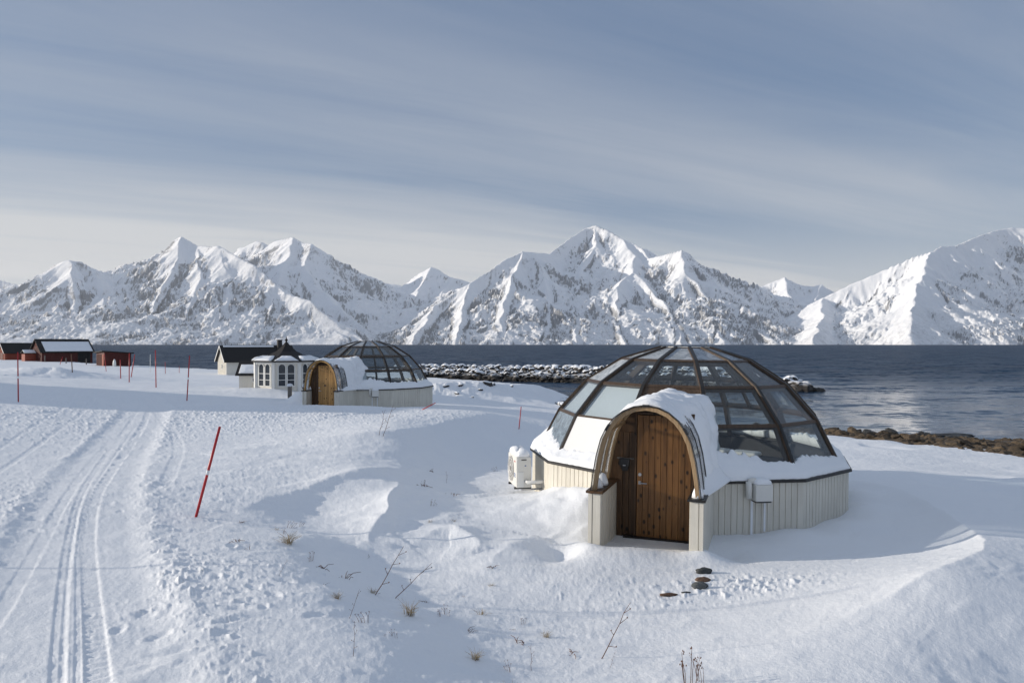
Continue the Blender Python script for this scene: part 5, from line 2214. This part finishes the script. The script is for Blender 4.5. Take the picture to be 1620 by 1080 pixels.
# ------------------------------------------------------------------ dry plants standing out of the snow
def stalk_mesh(kind, seed):
    rs = random.Random(seed)
    b = MB()
    if kind == 'tuft':
        for i in range(60):
            a = rs.uniform(0, 6.28)
            h = rs.uniform(.10, .26)
            ln = rs.uniform(.03, .16)
            r0 = rs.uniform(0, .06)
            p0 = Vector((r0 * math.cos(a * 3), r0 * math.sin(a * 3), -.05))
            p1 = p0 + Vector((ln * .4 * math.cos(a), ln * .4 * math.sin(a), h * .6))
            p2 = p0 + Vector((ln * 1.2 * math.cos(a), ln * 1.2 * math.sin(a), h * rs.uniform(.6, 1.05)))
            b.tube([p0, p1, p2], [.0024, .002, .0008], 4)
    elif kind == 'twig':
        lean = rs.uniform(-.5, .5)
        p = [Vector((0, 0, -.08))]
        for i in range(6):
            p.append(p[-1] + Vector((lean * .09 + rs.uniform(-.015, .015), rs.uniform(-.02, .02), .10)))
        b.tube(p, [.0048, .0045, .004, .0035, .003, .0025, .0018], 5)
        for i in (2, 3, 4, 5):
            s = rs.choice((-1, 1))
            q = p[i] + Vector((s * rs.uniform(.02, .06), rs.uniform(-.03, .03), rs.uniform(.02, .07)))
            b.tube([p[i], q], [.003, .0015], 4)
            b.tube([q, q + Vector((0, 0, .012))], [.006, .004], 5)
    elif kind == 'sprig':
        for i in range(7):
            a = rs.uniform(0, 6.28)
            l = rs.uniform(.05, .2)
            q = Vector((l * math.cos(a), l * math.sin(a) * .6, rs.uniform(.0, .08)))
            p0 = Vector((rs.uniform(-.05, .05), rs.uniform(-.05, .05), -.03))
            b.tube([p0, p0 + q * .5 + Vector((0, 0, .03)), p0 + q], [.004, .0035, .002], 4)
    elif kind == 'heads':
        for i in range(7):
            x = rs.uniform(-.14, .14)
            h = rs.uniform(.14, .30)
            l = rs.uniform(-.05, .05)
            b.tube([(x * .5, 0, -.05), (x * .8, l * .3, h * .6), (x + l, l, h)], [.0035, .003, .002], 4)
            for k in range(3):
                c = Vector((x + l, l, h)) + Vector((rs.uniform(-.02, .02), rs.uniform(-.02, .02), rs.uniform(-.02, .015)))
                b.tube([c, c + Vector((0, 0, .012))], [.006, .003], 5)
    me = bpy.data.meshes.new("dry_" + kind)
    me.from_pydata([tuple(v) for v in b.v], [], b.f)
    return me


def plants():
    protos = {}
    for k, mat in (('tuft', 'straw'), ('twig', 'stem'), ('sprig', 'stem'), ('heads', 'stem')):
        protos[k] = []
        for i in range(4):
            me = stalk_mesh(k, 50 + i)
            me.materials.append(M[mat])
            protos[k].append(me)
    names = {'tuft': ("grass_tuft", "grass"), 'twig': ("bare_twig", "twig"), 'sprig': ("heather_sprig", "plant"), 'heads': ("seed_stalk", "plant")}
    lst = [
        ('tuft', 455, 862, 1.0, 0, "pale straw tuft with long loose blades, right of the tall red pole"),
        ('tuft', 648, 975, .8, 0, "compact straw tuft on the foreground slope below the crossed twigs"),
        ('tuft', 533, 948, .45, 0, "small dark grass tuft left of the two crossed twigs"),
        ('tuft', 864, 1008, .45, 0, "small pale grass tuft in the middle of the smooth foreground slope"),
        ('tuft', 752, 1045, .55, 0, "grass tuft at the bottom edge with brown stems lying round it"),
        ('twig', 597, 941, 1.15, .72, "long twig leaning far right, the longer of the two crossed ones"),
        ('twig', 622, 946, 1.0, .45, "second shorter twig of the pair leaning right on the slope"),
        ('twig', 948, 1043, 1.1, .36, "single tall twig leaning right in the snow below the porch"),
        ('twig', 600, 690, 1.3, .25, "upright branching twig in the snow before the farther igloo"),
        ('twig', 608, 690, 1.5, .5, "branching twig leaning right beside the upright one before the farther igloo"),
        ('twig', 551, 978, .5, -.05, "thin short upright twig left of the compact straw tuft"),
        ('twig', 557, 1040, .5, -.1, "thin twig at the foot of the foreground slope near the bottom edge"),
        ('twig', 841, 1062, .45, 0, "fine upright twig at the bottom edge left of the tall leaning twig"),
        ('twig', 966, 1056, .3, .5, "short slanting twig just right of the tall leaning one"),
        ('twig', 440, 912, .35, .1, "fine upright twig on the slope under the pale long bladed tuft"),
        ('heads', 1090, 1085, 1.0, 0, "bunch of dry stalks with seed heads at the bottom edge below the igloo"),
        ('heads', 1110, 1082, .7, .1, "smaller bunch of seed stalks right of the larger one at the bottom edge"),
        ('sprig', 378, 826, .6, 0, "low brown sprig at the right foot of the tall red pole"),
        ('sprig', 375, 858, 1.0, 0, "flat brown sprig under the tall red pole on the slope"),
        ('sprig', 510, 900, 1.0, 0, "wide dark sprig lying on the slope left of the middle"),
        ('sprig', 545, 915, 1.1, 0, "wide dark sprig lying on the slope above the crossed twigs"),
        ('sprig', 680, 745, 1.2, 0, "brown sprig in the shaded hollow, upper one of the hollow"),
        ('sprig', 672, 770, 1.4, 0, "brown sprig in the shaded hollow left of the heat pump"),
        ('sprig', 718, 785, 1.0, 0, "thin brown sprig in the middle of the shaded hollow"),
        ('twig', 707, 765, .5, .0, "thin upright twig in the shaded hollow left of the heat pump"),
        ('sprig', 783, 898, .8, 0, "small dark sprig in the sunlit snow left of the porch"),
        ('sprig', 825, 1018, 1.0, 0, "dark sprig left of the fine twig on the lower slope"),
        ('sprig', 742, 998, .7, 0, "dark thin sprig above the tuft at the bottom edge"),
        ('sprig', 905, 1037, .8, 0, "dark sprig left of the foot of the tall leaning twig"),
        ('sprig', 676, 955, .5, 0, "tiny dark sprig right of the compact straw tuft"),
    ]
    for i, (k, px, py, s, lean, lab) in enumerate(lst):
        p = ground_at(px, min(py, 1079) if py < 1080 else py)
        o = bpy.data.objects.new(names[k][0], protos[k][i % 4])
        COL.objects.link(o)
        o.location = p
        o.scale = (s, s, s)
        o.rotation_euler = (0, lean, 0 if k == 'twig' else i * 1.3)
        tag(o, lab, names[k][1], "dry plants standing out of the snow")
    # stem tips scattered down the bank
    rs = random.Random(91)
    for i in range(46):
        u = rs.random()
        px = 400 + 480 * u + rs.gauss(0, 60)
        py = 850 + 200 * u + rs.gauss(0, 34)
        if i % 4 == 0:
            px, py = rs.uniform(660, 790), rs.uniform(735, 830)
        k = rs.choice(('sprig', 'sprig', 'heads', 'tuft'))
        p = ground_at(px, py)
        o = bpy.data.objects.new("stem_tips", protos[k][rs.randrange(4)])
        COL.objects.link(o)
        o.location = p + Vector((0, 0, -.02))
        s = rs.uniform(.22, .5)
        o.scale = (s * 1.3, s, s)
        o.rotation_euler = (0, rs.uniform(-.3, .5), rs.uniform(0, 6.28))
        tag(o, "tiny dry stem tips just poking through the snow of the shaded bank", "plant", "stem tips on the snowy bank")


plants()
